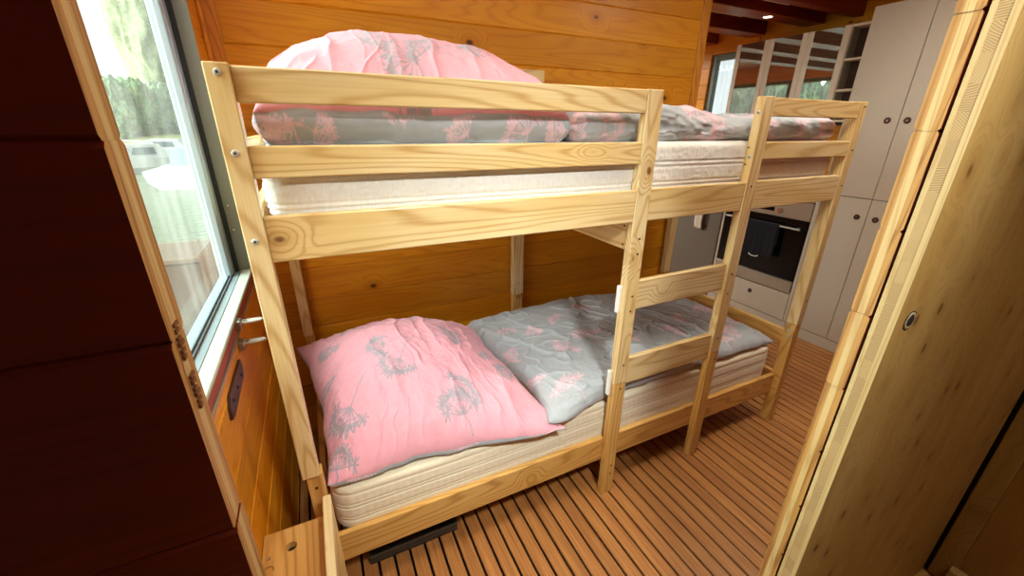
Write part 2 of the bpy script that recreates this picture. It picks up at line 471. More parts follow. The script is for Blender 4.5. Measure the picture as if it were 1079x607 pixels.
# side wall of the near room, meeting the door at a dark gap; pale stile then a recessed panel
d2 = struct(empty('wall_near_side', (1.665, -.75, 0)))
bm = BM(); box(bm, 1.655, 1.68, -.764, -.712, .004, CZ, .002); mesh_obj('stile', bm, spruce_face, d2)
bm = BM(); box(bm, 1.662, 1.70, -3.0, -.7645, .0, CZ, .001); mesh_obj('panel', bm, wood('brown_ply', (176, 134, 78), (164, 122, 66), (140, 100, 50), 2, knots=.1, contrast=.4), d2)
bm = BM(); box(bm, 1.672, 1.70, -.712, -.676, 0, CZ); mesh_obj('gap_liner', bm, black_matt, d2)
bm = BM(); box(bm, 1.63, 1.66, -3.0, -.752, .001, .085, .003); struct(mesh_obj('baseboard_near', bm, spruce_edge))
bm = BM(); box(bm, -1.3, RX, -3.1, NEARY + .001, -.03, -.001, .0); struct(mesh_obj('floor_near', bm, pine_low[0]))

# ------------------------------------------------------------------ window 1 (left of the bed)
y0, y1, z0, z1 = W1
w1 = empty('window_1', (WX, 0, z0)); struct(w1)
XG = -.302
bm = BM()   # painted jamb lining
box(bm, WX - .033, WX + .0015, y1 - .004, y1 + .0005, z0, z1); box(bm, WX - .033, WX + .0015, y0 - .0005, y0 + .004, z0, z1)
box(bm, WX - .033, WX + .0015, y0, y1, z1 - .004, z1)
mesh_obj('window_jamb', bm, grey_jamb, w1)
bm = BM()   # black rubber seal
for (a, b) in ((y1 - .016, y1 - .004), (y0 + .004, y0 + .016)): box(bm, WX - .045, WX - .033, a, b, z0 + .002, z1 - .004)
box(bm, WX - .045, WX - .033, y0, y1, z1 - .016, z1 - .004)
box(bm, -.2965, -.2935, y0 + .05, y1 - .02, z0 + .0055, z0 + .0085); box(bm, -.288, -.2855, y0 + .05, y1 - .02, z0 + .004, z0 + .0065)
mesh_obj('window_seal', bm, seal_black, w1)
bm = BM()   # aluminium frame
for (a, b) in ((y1 - .055, y1 - .006), (y0 + .006, y0 + .055)):
    box(bm, XG - .02, WX - .045, a, b, z0 - .02, z1 - .006, .004); box(bm, XG - .006, XG + .014, a - .012, b, z0, z1 - .02, .003)
box(bm, XG - .02, WX - .045, y0 + .05, y1 - .05, z1 - .05, z1 - .006, .004)
mesh_obj('window_frame', bm, blue_frame, w1)
bm = BM(); box(bm, XG - .02, -.2965, y0, y1, z0 - .05, z0 + .006); box(bm, -.2935, -.288, y0, y1, z0 - .05, z0 + .0045)
box(bm, -.2855, -.268, y0, y1, z0 - .05, z0 + .003, .001)
mesh_obj('window_track', bm, sill_pale, w1)
bm = BM(); box(bm, -.2665, WX + .004, y0, y1 + .01, z0 - .006, z0 + .004, .002); mesh_obj('window_sill', bm, sill_white, w1)
bm = BM(); box(bm, WX - .03, WX + .0022, NEARY, .80, z0 - .034, z0 - .006, .001); mesh_obj('sill_facing', bm, red_paint, w1)
bm = BM(); box(bm, WX - .01, WX + .005, NEARY, .80, z0 - .046, z0 - .0345, .0015); mesh_obj('sill_strip', bm, zinc, w1)
bm = BM(); box(bm, XG - .003, XG + .001, y0 + .05, y1 - .05, z0, z1 - .04); mesh_obj('window_pane', bm, win_glass, w1)
bm = BM(); cyl(bm, (WX - .02, y1 - .0045, 1.13), (0, -1, 0), .003, .002, 12); cyl(bm, (WX - .02, y1 - .0045, 1.05), (0, -1, 0), .003, .002, 12)
mesh_obj('jamb_screw', bm, chrome, w1)
def simple_window(name, wall_x, W, sign, mull):
    y0, y1, z0, z1 = W
    w = empty(name, (wall_x, (y0 + y1) / 2, z0)); struct(w)
    xa, xb = sorted((wall_x + sign * .02, wall_x + sign * .07))
    bm = BM()
    for a, b, c, d in [(y0, y0 + .05, z0, z1), (y1 - .05, y1, z0, z1), (y0 + .05, y1 - .05, z0, z0 + .05), (y0 + .05, y1 - .05, z1 - .05, z1)] + [(m - .03, m + .03, z0 + .05, z1 - .05) for m in mull]:
        box(bm, xa, xb, a, b, c, d, .004)
    mesh_obj('window_frame', bm, plain(name + '_frame_paint', (92, 100, 86), .5), w)
    bm = BM(); xm = (xa + xb) / 2; box(bm, xm - .002, xm + .002, y0 + .04, y1 - .04, z0 + .04, z1 - .04); mesh_obj('window_pane', bm, win_glass, w)
simple_window('window_2', RX, W2, +1, [])
simple_window('window_3', WX, W3, -1, [3.28])

# wall hardware below the window
for i, (yy, zz, lab) in enumerate([(.245, .888, 'upper small metal clip lever on the red strip under the window sill'), (.215, .842, 'lower small metal clip lever on the boards just under the metal strip')]):
    t = empty('clip_lever', (WX + .002, yy, zz)); tag(t, lab, 'clip', 'clip levers below the window')
    bm = BM(); box(bm, WX + .0008, WX + .014, yy - .014, yy + .012, zz - .014, zz + .010, .002); mesh_obj('base_plate', bm, zinc, t)
    bm = BM()
    pts = [(-.004, -.010), (.030, -.010), (.046, -.006), (.052, .001), (.046, .009), (.030, .012), (-.004, .012)]
    prism(bm, [(WX + .012 + a, yy + b) for a, b in pts], 2, zz - .001, zz + .003)
    mesh_obj('lever', bm, plain('satin_metal', (206, 200, 186), .4, metal=.3), t)
    bm = BM(); cyl(bm, (WX + .022, yy, zz + .003), (0, 0, 1), .004, .003, 12); mesh_obj('pivot', bm, zinc, t)
t = tag(empty('metal_plate', (WX, .07, .797)), 'black elongated metal plate screwed to the boards under the window', 'plate')
bm = BM()
poly = [(.165, .823), (.172, .800), (.158, .778), (-.006, .772), (-.03, .779), (-.024, .806), (0, .824)]
prism(bm, poly, 0, WX - .0005, WX + .006); mesh_obj('plate', bm, dark_metal, t)
for yy in (.13, .07, .01):
    bm = BM(); cyl(bm, (WX + .006, yy, .80 - (.07 - yy) * -.05), (1, 0, 0), .0045, .003, 12, r2=.003); mesh_obj('screw', bm, black_matt, t)
# ------------------------------------------------------------------ bunk bed
bed = tag(empty('bunk_bed', (.9, .43, 0)), 'light pine bunk bed with guard rails and a two-step ladder beside the window', 'bunk bed')
def post(x0, x1, y0, y1, z0, z1, low=None, name='post', bolts=()):
    bm = BM(); box(bm, x0, x1, y0, y1, z0, z1, .0022, 2)
    p = mesh_obj(name, bm, pine[2], bed)
    for (c, ax, r) in bolts:
        b = BM(); cyl(b, c, ax, r * .85, .0026, 18, r2=r * .6)
        bo = mesh_obj('bolt' if r > .0045 else 'screw', b, bolt_metal if r > .0045 else dark_metal, p)
        if r > .0045:
            b = BM(); cyl(b, Vector(c) + Vector(ax) * .0024, ax, r * .3, .0006, 6); mesh_obj('hex_socket', b, black_matt, bo)
    if low:
        bm = BM(); box(bm, low[0], low[1], low[2], low[3], 0, z0 - .0015, .0022, 2)
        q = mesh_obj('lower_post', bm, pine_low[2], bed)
        return p, q
    return p
JZ = .535
nb = (0, -1, 0); xb = (-1, 0, 0)
PLh = post(-.139, -.100, -.006, .036, JZ, 1.474, low=(-.132, -.094, .004, .042),
     bolts=[((-.119, -.006, 1.458), nb, .0078), ((-.120, -.006, 1.325), nb, .0078), ((-.121, -.006, 1.158), nb, .0078)])
b = BM(); cyl(b, (-.113, .004, .49), nb, .004, .0015, 12); mesh_obj('screw', b, dark_metal, PLh[1])
M1P = post(.854, .908, 0, .028, JZ - .01, 1.472, low=(.856, .908, .001, .029),
     bolts=[((.885, 0, z), nb, .0043) for z in (1.055, 1.006, .862, .808, .60)])
for z in (.50, .14, .10):
    b = BM(); cyl(b, (.887, .001, z), nb, .0035, .0015, 12); mesh_obj('screw', b, dark_metal, M1P[1])
M2P = post(1.336, 1.387, 0, .030, JZ, 1.472, low=(1.338, 1.387, .001, .031),
     bolts=[((1.336, .014, z), xb, .0080) for z in (1.424, 1.287)] + [((1.336, .022, z), xb, .0035) for z in (1.316, 1.262)] +
     [((1.36, 0, z), nb, .0043) for z in (1.19, .87, .79, .60)])
for z in (.50,):
    b = BM(); cyl(b, (1.37, .001, z), nb, .0035, .0015, 12); mesh_obj('screw', b, dark_metal, M2P[1])
RP = post(1.893, 1.933, 0, .046, JZ + .005, 1.472, low=(1.893, 1.932, .001, .046),
     bolts=[((1.914, 0, z), nb, .0043) for z in (1.455, 1.30, 1.165, .66)])
for yy, zz in ((.024, .505), (.021, .475)):
    b = BM(); cyl(b, (1.893, yy, zz), xb, .0085, .003, 18, r2=.006); bo = mesh_obj('bolt', b, bolt_metal, RP[1])
# back posts along the wall
post(-.134, -.097, .825, .860, JZ, 1.474, low=(-.130, -.094, .826, .860))
MB = post(.854, .910, .822, .860, .56, 1.49, low=(.856, .908, .824, .860), bolts=[((.882, .822, z), nb, .009) for z in (.62,)])
b = BM(); ring(b, (.882, .824, .545), nb, .005, .009, .0022, 18); mesh_obj('bolt', b, chrome, MB[1])
post(1.908, 1.955, .825, .860, JZ, 1.474, low=(1.908, 1.953, .826, .860))

def rail(name, x0, x1, y0, y1, z0, z1, ax=0, mats=pine, bev=.003):
    bm = BM(); box(bm, x0, x1, y0, y1, z0, z1, bev, 2); return mesh_obj(name, bm, mats[ax], bed)
RY0, RY1 = .003, .024
rail('guard_rail', -.100, .854, RY0, RY1, 1.411, 1.471)
rail('guard_rail', -.100, .854, RY0, RY1, 1.277, 1.337)
rail('guard_rail', 1.387, 1.893, RY0, RY1, 1.413, 1.470)
rail('guard_rail', 1.387, 1.893, RY0, RY1, 1.277, 1.334)
rail('side_rail', -.100, .854, RY0, RY1, 1.108, 1.203)
rail('side_rail', .908, 1.336, RY0, RY1, 1.108, 1.205)
rail('side_rail', 1.387, 1.893, RY0, RY1, 1.108, 1.206)
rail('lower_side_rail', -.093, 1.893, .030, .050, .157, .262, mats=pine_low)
rail('ladder_step', .908, 1.336, .010, .030, .806, .908)
rail('ladder_step', .908, 1.336, .010, .030, .508, .615)
# back rails
rail('back_rail', -.097, 1.908, .838, .858, 1.108, 1.205)
rail('back_guard_rail', .30, .985, .802, .821, 1.50, 1.603)
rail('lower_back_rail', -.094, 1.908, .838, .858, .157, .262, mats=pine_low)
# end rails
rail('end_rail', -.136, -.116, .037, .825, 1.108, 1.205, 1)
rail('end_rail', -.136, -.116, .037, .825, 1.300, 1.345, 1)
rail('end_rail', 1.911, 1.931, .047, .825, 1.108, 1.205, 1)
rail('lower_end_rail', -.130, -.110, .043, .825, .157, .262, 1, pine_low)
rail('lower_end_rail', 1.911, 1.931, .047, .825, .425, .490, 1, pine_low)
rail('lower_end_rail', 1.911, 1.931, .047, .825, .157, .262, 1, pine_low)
# middle cross support of the upper bunk
cs = rail('cross_support', .860, .882, .030, .836, 1.014, 1.107, 1)
for yy, zz in ((.045, 1.09), (.045, 1.03)):
    b = BM(); cyl(b, (.860, yy, zz), xb, .0035, .0012, 12); mesh_obj('screw', b, dark_metal, cs)
# slats
for i in range(13):
    xs = -.05 + i * .15
    if .80 < xs < .94: continue
    bm = BM(); box(bm, xs, xs + .07, .026, .836, 1.170, 1.185, .002); mesh_obj('slat', bm, pine[1], bed)
    bm = BM(); box(bm, xs, xs + .07, .052, .836, .222, .237, .002); mesh_obj('slat', bm, pine_low[1], bed)
# white plastic holders on the ladder post
for zz, h in ((.803, .095), (.475, .10)):
    bm = BM(); box(bm, .842, .8545, .014, .030, zz, zz + h, .002); o = mesh_obj('ladder_bracket', bm, white_plastic, bed)
    o['label'] = 'white plastic bracket'

# ------------------------------------------------------------------ numpy noise
def vnoise(x, y, seed):
    rs = np.random.RandomState(seed); T = rs.rand(256, 256)
    xi = np.floor(x).astype(int); yi = np.floor(y).astype(int)
    fx = x - xi; fy = y - yi
    fx = fx * fx * fx * (fx * (fx * 6 - 15) + 10); fy = fy * fy * fy * (fy * (fy * 6 - 15) + 10)
    g = lambda a, b: T[a % 256, b % 256]
    return (g(xi, yi) * (1 - fx) + g(xi + 1, yi) * fx) * (1 - fy) + (g(xi, yi + 1) * (1 - fx) + g(xi + 1, yi + 1) * fx) * fy * 1.0 - .5
def fbm(x, y, seed, o=3):
    s = 0; a = 1
    for k in range(o):
        s = s + a * vnoise(x * 2 ** k, y * 2 ** k, seed + k); a *= .5
    return s
def ridge(x, y, seed):
    return 1 - np.minimum(np.abs(vnoise(x, y, seed)) * 5, 1)

def seg_d(U, V, a, b):
    ax, ay = a; bx, by = b
    dx, dy = bx - ax, by - ay; L = dx * dx + dy * dy + 1e-12
    t = np.clip(((U - ax) * dx + (V - ay) * dy) / L, 0, 1)
    return np.hypot(U - ax - t * dx, V - ay - t * dy)

def flower(M, U, V, cx, cy, R, ang, rs, stem=1.6, n=9, wt=1.0, spread=1.3):
    """umbel flower head (fan of rays with small star florets) on a thin stem, stamped into mask M"""
    sel = (np.abs(U - cx) < R * (stem + 1.2)) & (np.abs(V - cy) < R * (stem + 1.2))
    if not sel.any(): return
    u = U[sel]; v = V[sel]; m = M[sel]
    w = .0015 * wt * min(1.0, max(.55, R / .055))
    bx, by = cx - math.cos(ang) * R * .35, cy - math.sin(ang) * R * .35
    ex, ey = bx - math.cos(ang + .15) * R * stem, by - math.sin(ang + .15) * R * stem
    mx, my = (bx + ex) / 2 + math.sin(ang) * R * .12, (by + ey) / 2 - math.cos(ang) * R * .12
    for a, b in (((bx, by), (mx, my)), ((mx, my), (ex, ey))):
        m = np.maximum(m, np.clip(1.6 - seg_d(u, v, a, b) / w, 0, 1))
    for i in range(n):
        a = ang + (i / (n - 1) - .5) * spread * 2 + rs.uniform(-.08, .08)
        r = R * rs.uniform(.72, 1.12) * (1.0 if abs(a - ang) < 1.6 else .8)
        px, py = bx + math.cos(a) * r, by + math.sin(a) * r
        m = np.maximum(m, np.clip(1.6 - seg_d(u, v, (bx, by), (px, py)) / w, 0, 1))
        for j in range(6):
            b2 = a + (j - 2.5) * .75 + rs.uniform(-.2, .2)
            l = R * rs.uniform(.26, .42)
            qx, qy = px + math.cos(b2) * l, py + math.sin(b2) * l
            m = np.maximum(m, np.clip(1.5 - seg_d(u, v, (px, py), (qx, qy)) / (w * 1.7), 0, 1))
        for rr in (.62,):
            for sgn in (-1, 1):
                b2 = a + sgn * .7; l = R * .13
                ox, oy = bx + math.cos(a) * r * rr, by + math.sin(a) * r * rr
                m = np.maximum(m, np.clip(1.5 - seg_d(u, v, (ox, oy), (ox + math.cos(b2) * l, oy + math.sin(b2) * l)) / w, 0, 1))
    M[sel] = m

def grid_mesh(name, X, Y, Zt, Zb, colt, colb, mat, parent=None, origin=None, rimc=None, XYb=None):
    """closed cushion from a top and a bottom height field sharing the rim; colours per vertex"""
    n, m = X.shape
    origin = np.array(origin if origin is not None else (X.mean(), Y.mean(), Zb.min()))
    top = np.stack([X, Y, Zt], -1).reshape(-1, 3)
    idx_t = np.arange(n * m).reshape(n, m)
    inner = np.zeros((n, m), bool); inner[1:-1, 1:-1] = True
    idx_b = idx_t.copy(); idx_b[inner] = n * m + np.arange(inner.sum())
    Xb, Yb = (X, Y) if XYb is None else XYb
    bot = np.stack([Xb, Yb, Zb], -1)[inner]
    co = np.concatenate([top, bot]) - origin
    def quads(ix, flip):
        a, b, c, d = ix[:-1, :-1], ix[1:, :-1], ix[1:, 1:], ix[:-1, 1:]
        q = np.stack([a, b, c, d] if not flip else [a, d, c, b], -1).reshape(-1, 4)
        return q
    q = np.concatenate([quads(idx_t, False), quads(idx_b, True)])
    me = bpy.data.meshes.new(name)
    me.vertices.add(len(co)); me.vertices.foreach_set('co', co.astype(np.float32).ravel())
    me.loops.add(q.size); me.loops.foreach_set('vertex_index', q.astype(np.int32).ravel())
    me.polygons.add(len(q)); me.polygons.foreach_set('loop_start', (np.arange(len(q)) * 4).astype(np.int32))
    me.polygons.foreach_set('use_smooth', np.ones(len(q), bool))
    me.update(calc_edges=True)
    colt = colt.copy()
    if rimc is not None:
        for sl_ in ((0,), (-1,), (slice(None), 0), (slice(None), -1)): colt[sl_] = rimc
    C = np.concatenate([colt.reshape(-1, 3), colb[inner]])
    ca = me.color_attributes.new('Col', 'FLOAT_COLOR', 'POINT')
    ca.data.foreach_set('color', np.concatenate([C, np.ones((len(C), 1))], 1).astype(np.float32).ravel())
    me.materials.append(mat)
    o = bpy.data.objects.new(name, me)
    link(o, parent)
    o.location = origin if parent is None else Vector(origin) - world_loc(parent)
    return o

PINK = np.array(lin((230, 162, 172))[:3]); PGREY = np.array(lin((164, 156, 162))[:3])
GREY = np.array(lin((178, 182, 184))[:3]); PINKF = np.array(lin((228, 194, 200))[:3])
cotton = fabric_mat('printed_cotton')
def cols(base, fl, M): return base[None, None] * (1 - M[..., None]) + fl[None, None] * M[..., None]

def bil(c00, c10, c11, c01, s, t):
    c00, c10, c11, c01 = map(np.array, (c00, c10, c11, c01))
    s = s[..., None]; t = t[..., None]
    return c00 * (1 - s) * (1 - t) + c10 * s * (1 - t) + c11 * s * t + c01 * (1 - s) * t

def pillow(name, corners, H, floorz, n, flowers_t, flowers_b, seed, size=.8, pinch=.07, low=.35, wr=1.0, q=.5, bias=(0, 0), crease=None, floor_fn=None, top_fl=None, p=2.4, bpow=.8, circ=False, rimn=.4):
    lin_ = np.linspace(-1, 1, n)
    # more rows near the rim
    l2 = np.sign(lin_) * (1 - (1 - np.abs(lin_)) ** 1.7)
    U, V = np.meshgrid(l2, l2, indexing='ij')
    u = U * (1 - pinch * (1 - V ** 2) ** 1.0); v = V * (1 - pinch * (1 - U ** 2) ** 1.0)
    P = bil(*corners, (u + 1) / 2, (v + 1) / 2)
    rn = rimn * np.clip((np.maximum(np.abs(U), np.abs(V)) - .6) / .4, 0, 1)
    P[..., 1] += rn * .014 * fbm(P[..., 0] * 11, P[..., 1] * 11, seed + 70, 2); P[..., 0] += rn * .012 * fbm(P[..., 0] * 11 + 5, P[..., 1] * 11, seed + 75, 2)
    P[..., 2] += rn * .016 * fbm(P[..., 0] * 13, P[..., 1] * 13 + 3, seed + 80, 2)
    f = (np.clip(1 - np.abs(U) ** p, 0, 1) ** q) * (np.clip(1 - np.abs(V) ** p, 0, 1) ** q)
    Ub, Vb = U - bias[0] * (1 - U ** 2), V - bias[1] * (1 - V ** 2)
    f = f * (1 + .18 * np.cos(Ub * 1.5) * np.cos(Vb * 1.5)) / 1.18
    su, sv = U * size / 2, V * size / 2
    # long soft folds
    wx = su + .05 * fbm(su * 6, sv * 6, seed + 50)
    wy = sv + .05 * fbm(su * 6 + 9, sv * 6, seed + 60)
    r1 = ridge(wx * 11, wy * 2.6, seed) ** 2; r2 = ridge(wx * 22 + 4, wy * 5, seed + 5) ** 2
    e = np.exp(-((1 - np.maximum(np.abs(U), np.abs(V))) / .28) ** 2)
    ang = np.arctan2(V, U)
    rim = ridge(ang * 9 + fbm(su * 8, sv * 8, seed + 9), np.hypot(U, V) * 1.5, seed + 11) ** 2
    wrn = wr * (.0065 * r1 + .0022 * r2 + .006 * e * rim + .004 * fbm(su * 18, sv * 18, seed + 20) + .0015 * fbm(su * 60, sv * 60, seed + 30))
    Zt = P[..., 2] + H * f + wrn * np.clip(f * 3, 0, 1)
    Zb = P[..., 2] - H * low * f ** bpow + .6 * wrn * np.clip(f * 3, 0, 1)
    fz = floorz if floor_fn is None else floor_fn(P[..., 0], P[..., 1], floorz)
    if circ:
        cpr = lambda a: np.sqrt(np.clip(1 - (1 - np.clip((1 - np.abs(a)) / .07, 0, 1)) ** 2, 0, 1))
        Zb = P[..., 2] - H * low * cpr(U) * cpr(V) + .5 * wrn * np.clip(f * 3, 0, 1)
    Zb = np.maximum(Zb, fz)
    Zt = np.maximum(Zt, np.maximum(Zb + .0, fz + .004)); 
    rimm = np.maximum(np.abs(U), np.abs(V)) > .9999
    Zb = np.where(rimm, Zt, np.minimum(Zb, Zt - .001))
    Vb_ = (P[..., 1] - P[..., 1].min()) + (P[..., 2] - Zb)
    rs = np.random.RandomState(seed)
    Mt = np.zeros_like(U); Mb = np.zeros_like(U)
    for (fu, fv, R, a, st) in flowers_t: flower(Mt, su, sv, fu * size / 2, fv * size / 2, R, a, rs, st)
    for (fu, fv, R, a, st) in flowers_b: flower(Mb, P[..., 0], Vb_, fu, fv, R, a, rs, st)
    return P, U, V, Zt, Zb, Mt, Mb

def tuck(P, U, V, Zb, seed, amt=1.0):
    """lets the underside belly out a little below the seam, with soft creases, before it turns under"""
    X, Y = P[..., 0], P[..., 1]
    near = np.exp(-((1 - np.maximum(np.abs(U), np.abs(V))) / .05) ** 2)
    dep = np.clip((P[..., 2] - Zb) / .06, 0, 1)
    cr = .010 * np.sin(PI * dep) + .010 * dep * fbm(X * 16 + Y * 7, Zb * 22, seed + 90, 3) - .022 * dep ** 3
    s = amt * near * cr
    return X + s * np.sign(U) * (np.abs(U) > np.abs(V)), Y + s * np.sign(V) * (np.abs(V) >= np.abs(U))

# ------------------------------------------------------------------ mattresses
def mattress(name, x0, x1, y0, y1, z0, z1, grooves, rad, mat, label, sag=None, seed=0, rip=.0012, ripn=240):
    per = []
    def arc(cx, cy, a0, a1, n=14):
        for i in range(n + 1):
            a = a0 + (a1 - a0) * i / n; per.append((cx + rad * math.cos(a), cy + rad * math.sin(a), math.cos(a), math.sin(a)))
    def run(xa, ya, xb_, yb_, nx, ny, step=.006):
        n = int(math.hypot(xb_ - xa, yb_ - ya) / step)
        for i in range(1, n): per.append((xa + (xb_ - xa) * i / n, ya + (yb_ - ya) * i / n, nx, ny))
    arc(x0 + rad, y0 + rad, -PI, -PI / 2); run(x0 + rad, y0, x1 - rad, y0, 0, -1)
    arc(x1 - rad, y0 + rad, -PI / 2, 0); run(x1, y0 + rad, x1, y1 - rad, 1, 0, .02)
    arc(x1 - rad, y1 - rad, 0, PI / 2); run(x1 - rad, y1, x0 + rad, y1, 0, 1, .02)
    arc(x0 + rad, y1 - rad, PI / 2, PI); run(x0, y1 - rad, x0, y0 + rad, -1, 0, .02)
    per = np.array(per); n = len(per)
    H = z1 - z0; prof = []
    K = 44
    for i in range(K + 1):
        t = i / K; er = .016
        z = t * H
        ins = 0
        if z < er: ins = er - math.sqrt(max(er * er - (er - z) ** 2, 0))
        if H - z < er: ins = er - math.sqrt(max(er * er - (er - (H - z)) ** 2, 0))
        g = 0
        for gz in grooves: g = max(g, math.exp(-((z - gz) / .0022) ** 2) * .0035)
        # puff between stitch lines
        prof.append((z, ins + g - .004 * math.sin(PI * t), g))
    s = np.cumsum(np.r_[0, np.hypot(*np.diff(per[:, :2], axis=0).T)])
    rows = []
    for z, ins, g in prof:
        amp = rip * (1 - g / .0035) * (1 if .01 < z < H - .01 else .2)
        w = amp * (np.sin(s * ripn + 3 * vnoise(s * 9, s * 0 + z * 50, seed)) * .6 + vnoise(s * 120, s * 0 + z * 120, seed + 2) * 1.5)
        d = -ins + w
        zz = z0 + z + (0 if sag is None else np.array([sag(a, b) for a, b in per[:, :2]]) * (z / H))
        rows.append(np.stack([per[:, 0] + per[:, 2] * d, per[:, 1] + per[:, 3] * d, zz + np.zeros(n)], -1))
    # caps: shrink rings toward the middle line
    def cap(z, top):
        out = []
        for k, q in enumerate((.02, .05, .10, .18, .28, .4)):
            X = np.clip(per[:, 0], x0 + q, x1 - q); Y = np.clip(per[:, 1], y0 + q, y1 - q)
            zz = z + (.0 if sag is None or not top else np.array([sag(a, b) for a, b in zip(X, Y)])) + (.003 if top else 0)
            out.append(np.stack([X, Y, zz + np.zeros(n)], -1))
        return out
    allr = cap(z0, False)[::-1] + rows + cap(z1, True)
    co = np.concatenate(allr)
    R_ = len(allr)
    idx = np.arange(R_ * n).reshape(R_, n)
    a = idx[:-1]; b = idx[1:]
    q = np.stack([a, np.roll(a, -1, 1), np.roll(b, -1, 1), b], -1).reshape(-1, 4)
    origin = np.array(((x0 + x1) / 2, (y0 + y1) / 2, z0))
    me = bpy.data.meshes.new(name)
    me.vertices.add(len(co)); me.vertices.foreach_set('co', (co - origin).astype(np.float32).ravel())
    me.loops.add(q.size); me.loops.foreach_set('vertex_index', q.astype(np.int32).ravel())
    me.polygons.add(len(q)); me.polygons.foreach_set('loop_start', (np.arange(len(q)) * 4).astype(np.int32))
    me.polygons.foreach_set('use_smooth', np.ones(len(q), bool))
    me.update(calc_edges=True)
    bm = bmesh.new(); bm.from_mesh(me)
    bmesh.ops.remove_doubles(bm, verts=bm.verts, dist=1e-5)
    bmesh.ops.dissolve_degenerate(bm, edges=bm.edges, dist=1e-6)
    be = [e for e in bm.edges if e.is_boundary]
    if be: bmesh.ops.holes_fill(bm, edges=be, sides=0)
    bmesh.ops.recalc_face_normals(bm, faces=bm.faces)
    bm.to_mesh(me); bm.free()
    me.materials.append(mat)
    o = bpy.data.objects.new(name, me); link(o); o.location = origin
    return tag(o, label, 'mattress')

def ticking(name, c, c2):
    k = N(name)
    tc = k.n('ShaderNodeTexCoord')
    nz = k.n('ShaderNodeTexNoise', {'Vector': k.vmath('MULTIPLY', tc.outputs['Object'], (300, 300, 90)), 'Scale': 1.0, 'Detail': 2.0})
    n2 = k.n('ShaderNodeTexNoise', {'Vector': k.vmath('MULTIPLY', tc.outputs['Object'], (8, 8, 60)), 'Scale': 1.0, 'Detail': 2.0})
    col = k.mix(nz.outputs[0], lin(c), lin(c2))
    return k.bsdf(col, .8, spec=.2, bump=k.math('ADD', nz.outputs[0], n2.outputs[0]), bstr=.3, bdist=.0008, Sheen_Weight=.2)
UMT = 1.333
um = mattress('mattress', -.092, 1.878, .034, .795, 1.187, UMT, (.020, .032, .078, .092), .05, ticking('white_ticking', (246, 244, 236), (226, 222, 210)),
              'white quilted mattress on the upper bunk behind the guard rails', seed=3, rip=.0016, ripn=420)
def lsag(x, y): return -.022 * math.exp(-((x - .3) / .55) ** 2) + .004
LMT = .418
lm = mattress('mattress', -.090, 1.862, .052, .83, .2385, LMT, (.045, .056, .098, .109, .150), .06, ticking('cream_ticking', (250, 240, 214), (238, 222, 188)),
              'cream stitched mattress on the lower bunk above the floor rail', sag=lsag, seed=8, rip=.0005, ripn=260)
def lm_top(x, y, z0=None): return LMT + .0035 + (-.022 * np.exp(-((x - .3) / .55) ** 2) + .004) + .001

# ------------------------------------------------------------------ lower pink pillow
ft = [(-.37, -.08, .055, PI * .95, 2.0), (-.28, -.38, .058, PI * 1.25, 1.5), (-.80, -.60, .060, PI * 1.24, 1.9), (.12, -.82, .062, PI * .55, .7), (.22, -.70, .045, PI * .2, .8),
      (.80, -.42, .055, PI * .8, 1.3), (.66, -.28, .035, PI * .7, .8), (-.93, -.90, .045, PI * .4, .6), (-.80, .34, .045, PI * 1.25, 1.2), (.34, -.06, .05, PI * .05, 1.0), (.2, .5, .05, 1.0, 1.2), (-.5, .6, .05, 2.0, 1.2),
      (-.92, -.15, .035, PI * .6, .6)]
P, U, V, Zt, Zb, Mt, Mb = pillow('pillow', [(-.088, .044, .444), (.655, -.014, .408), (.575, .745, .47), (-.163, .805, .508)], .225, LMT, 420, ft,
    [(.0, .03, .05, 1.0, 1), (.3, .02, .05, 2.0, 1)], 11, size=.76, floor_fn=lm_top, bias=(-.12, .1), wr=1.6, p=2.2, q=.6, circ=True, low=.13, pinch=.085, rimn=1.0)
X = P[..., 0].copy(); Y = P[..., 1].copy()
edge = np.clip((V + .93) / -.07, 0, 1)[..., None]        # grey underside piping shows at the front rim
ct = cols(PINK, PGREY * .95, Mt)
o = grid_mesh('pillow', X, Y, Zt, Zb, ct, cols(GREY * .9, PINKF, Mb), cotton, rimc=GREY * .8, XYb=tuck(P, U, V, Zb, 11, .5))
tag(o, 'large square pink pillow with grey umbel flowers on the lower bunk', 'pillow')

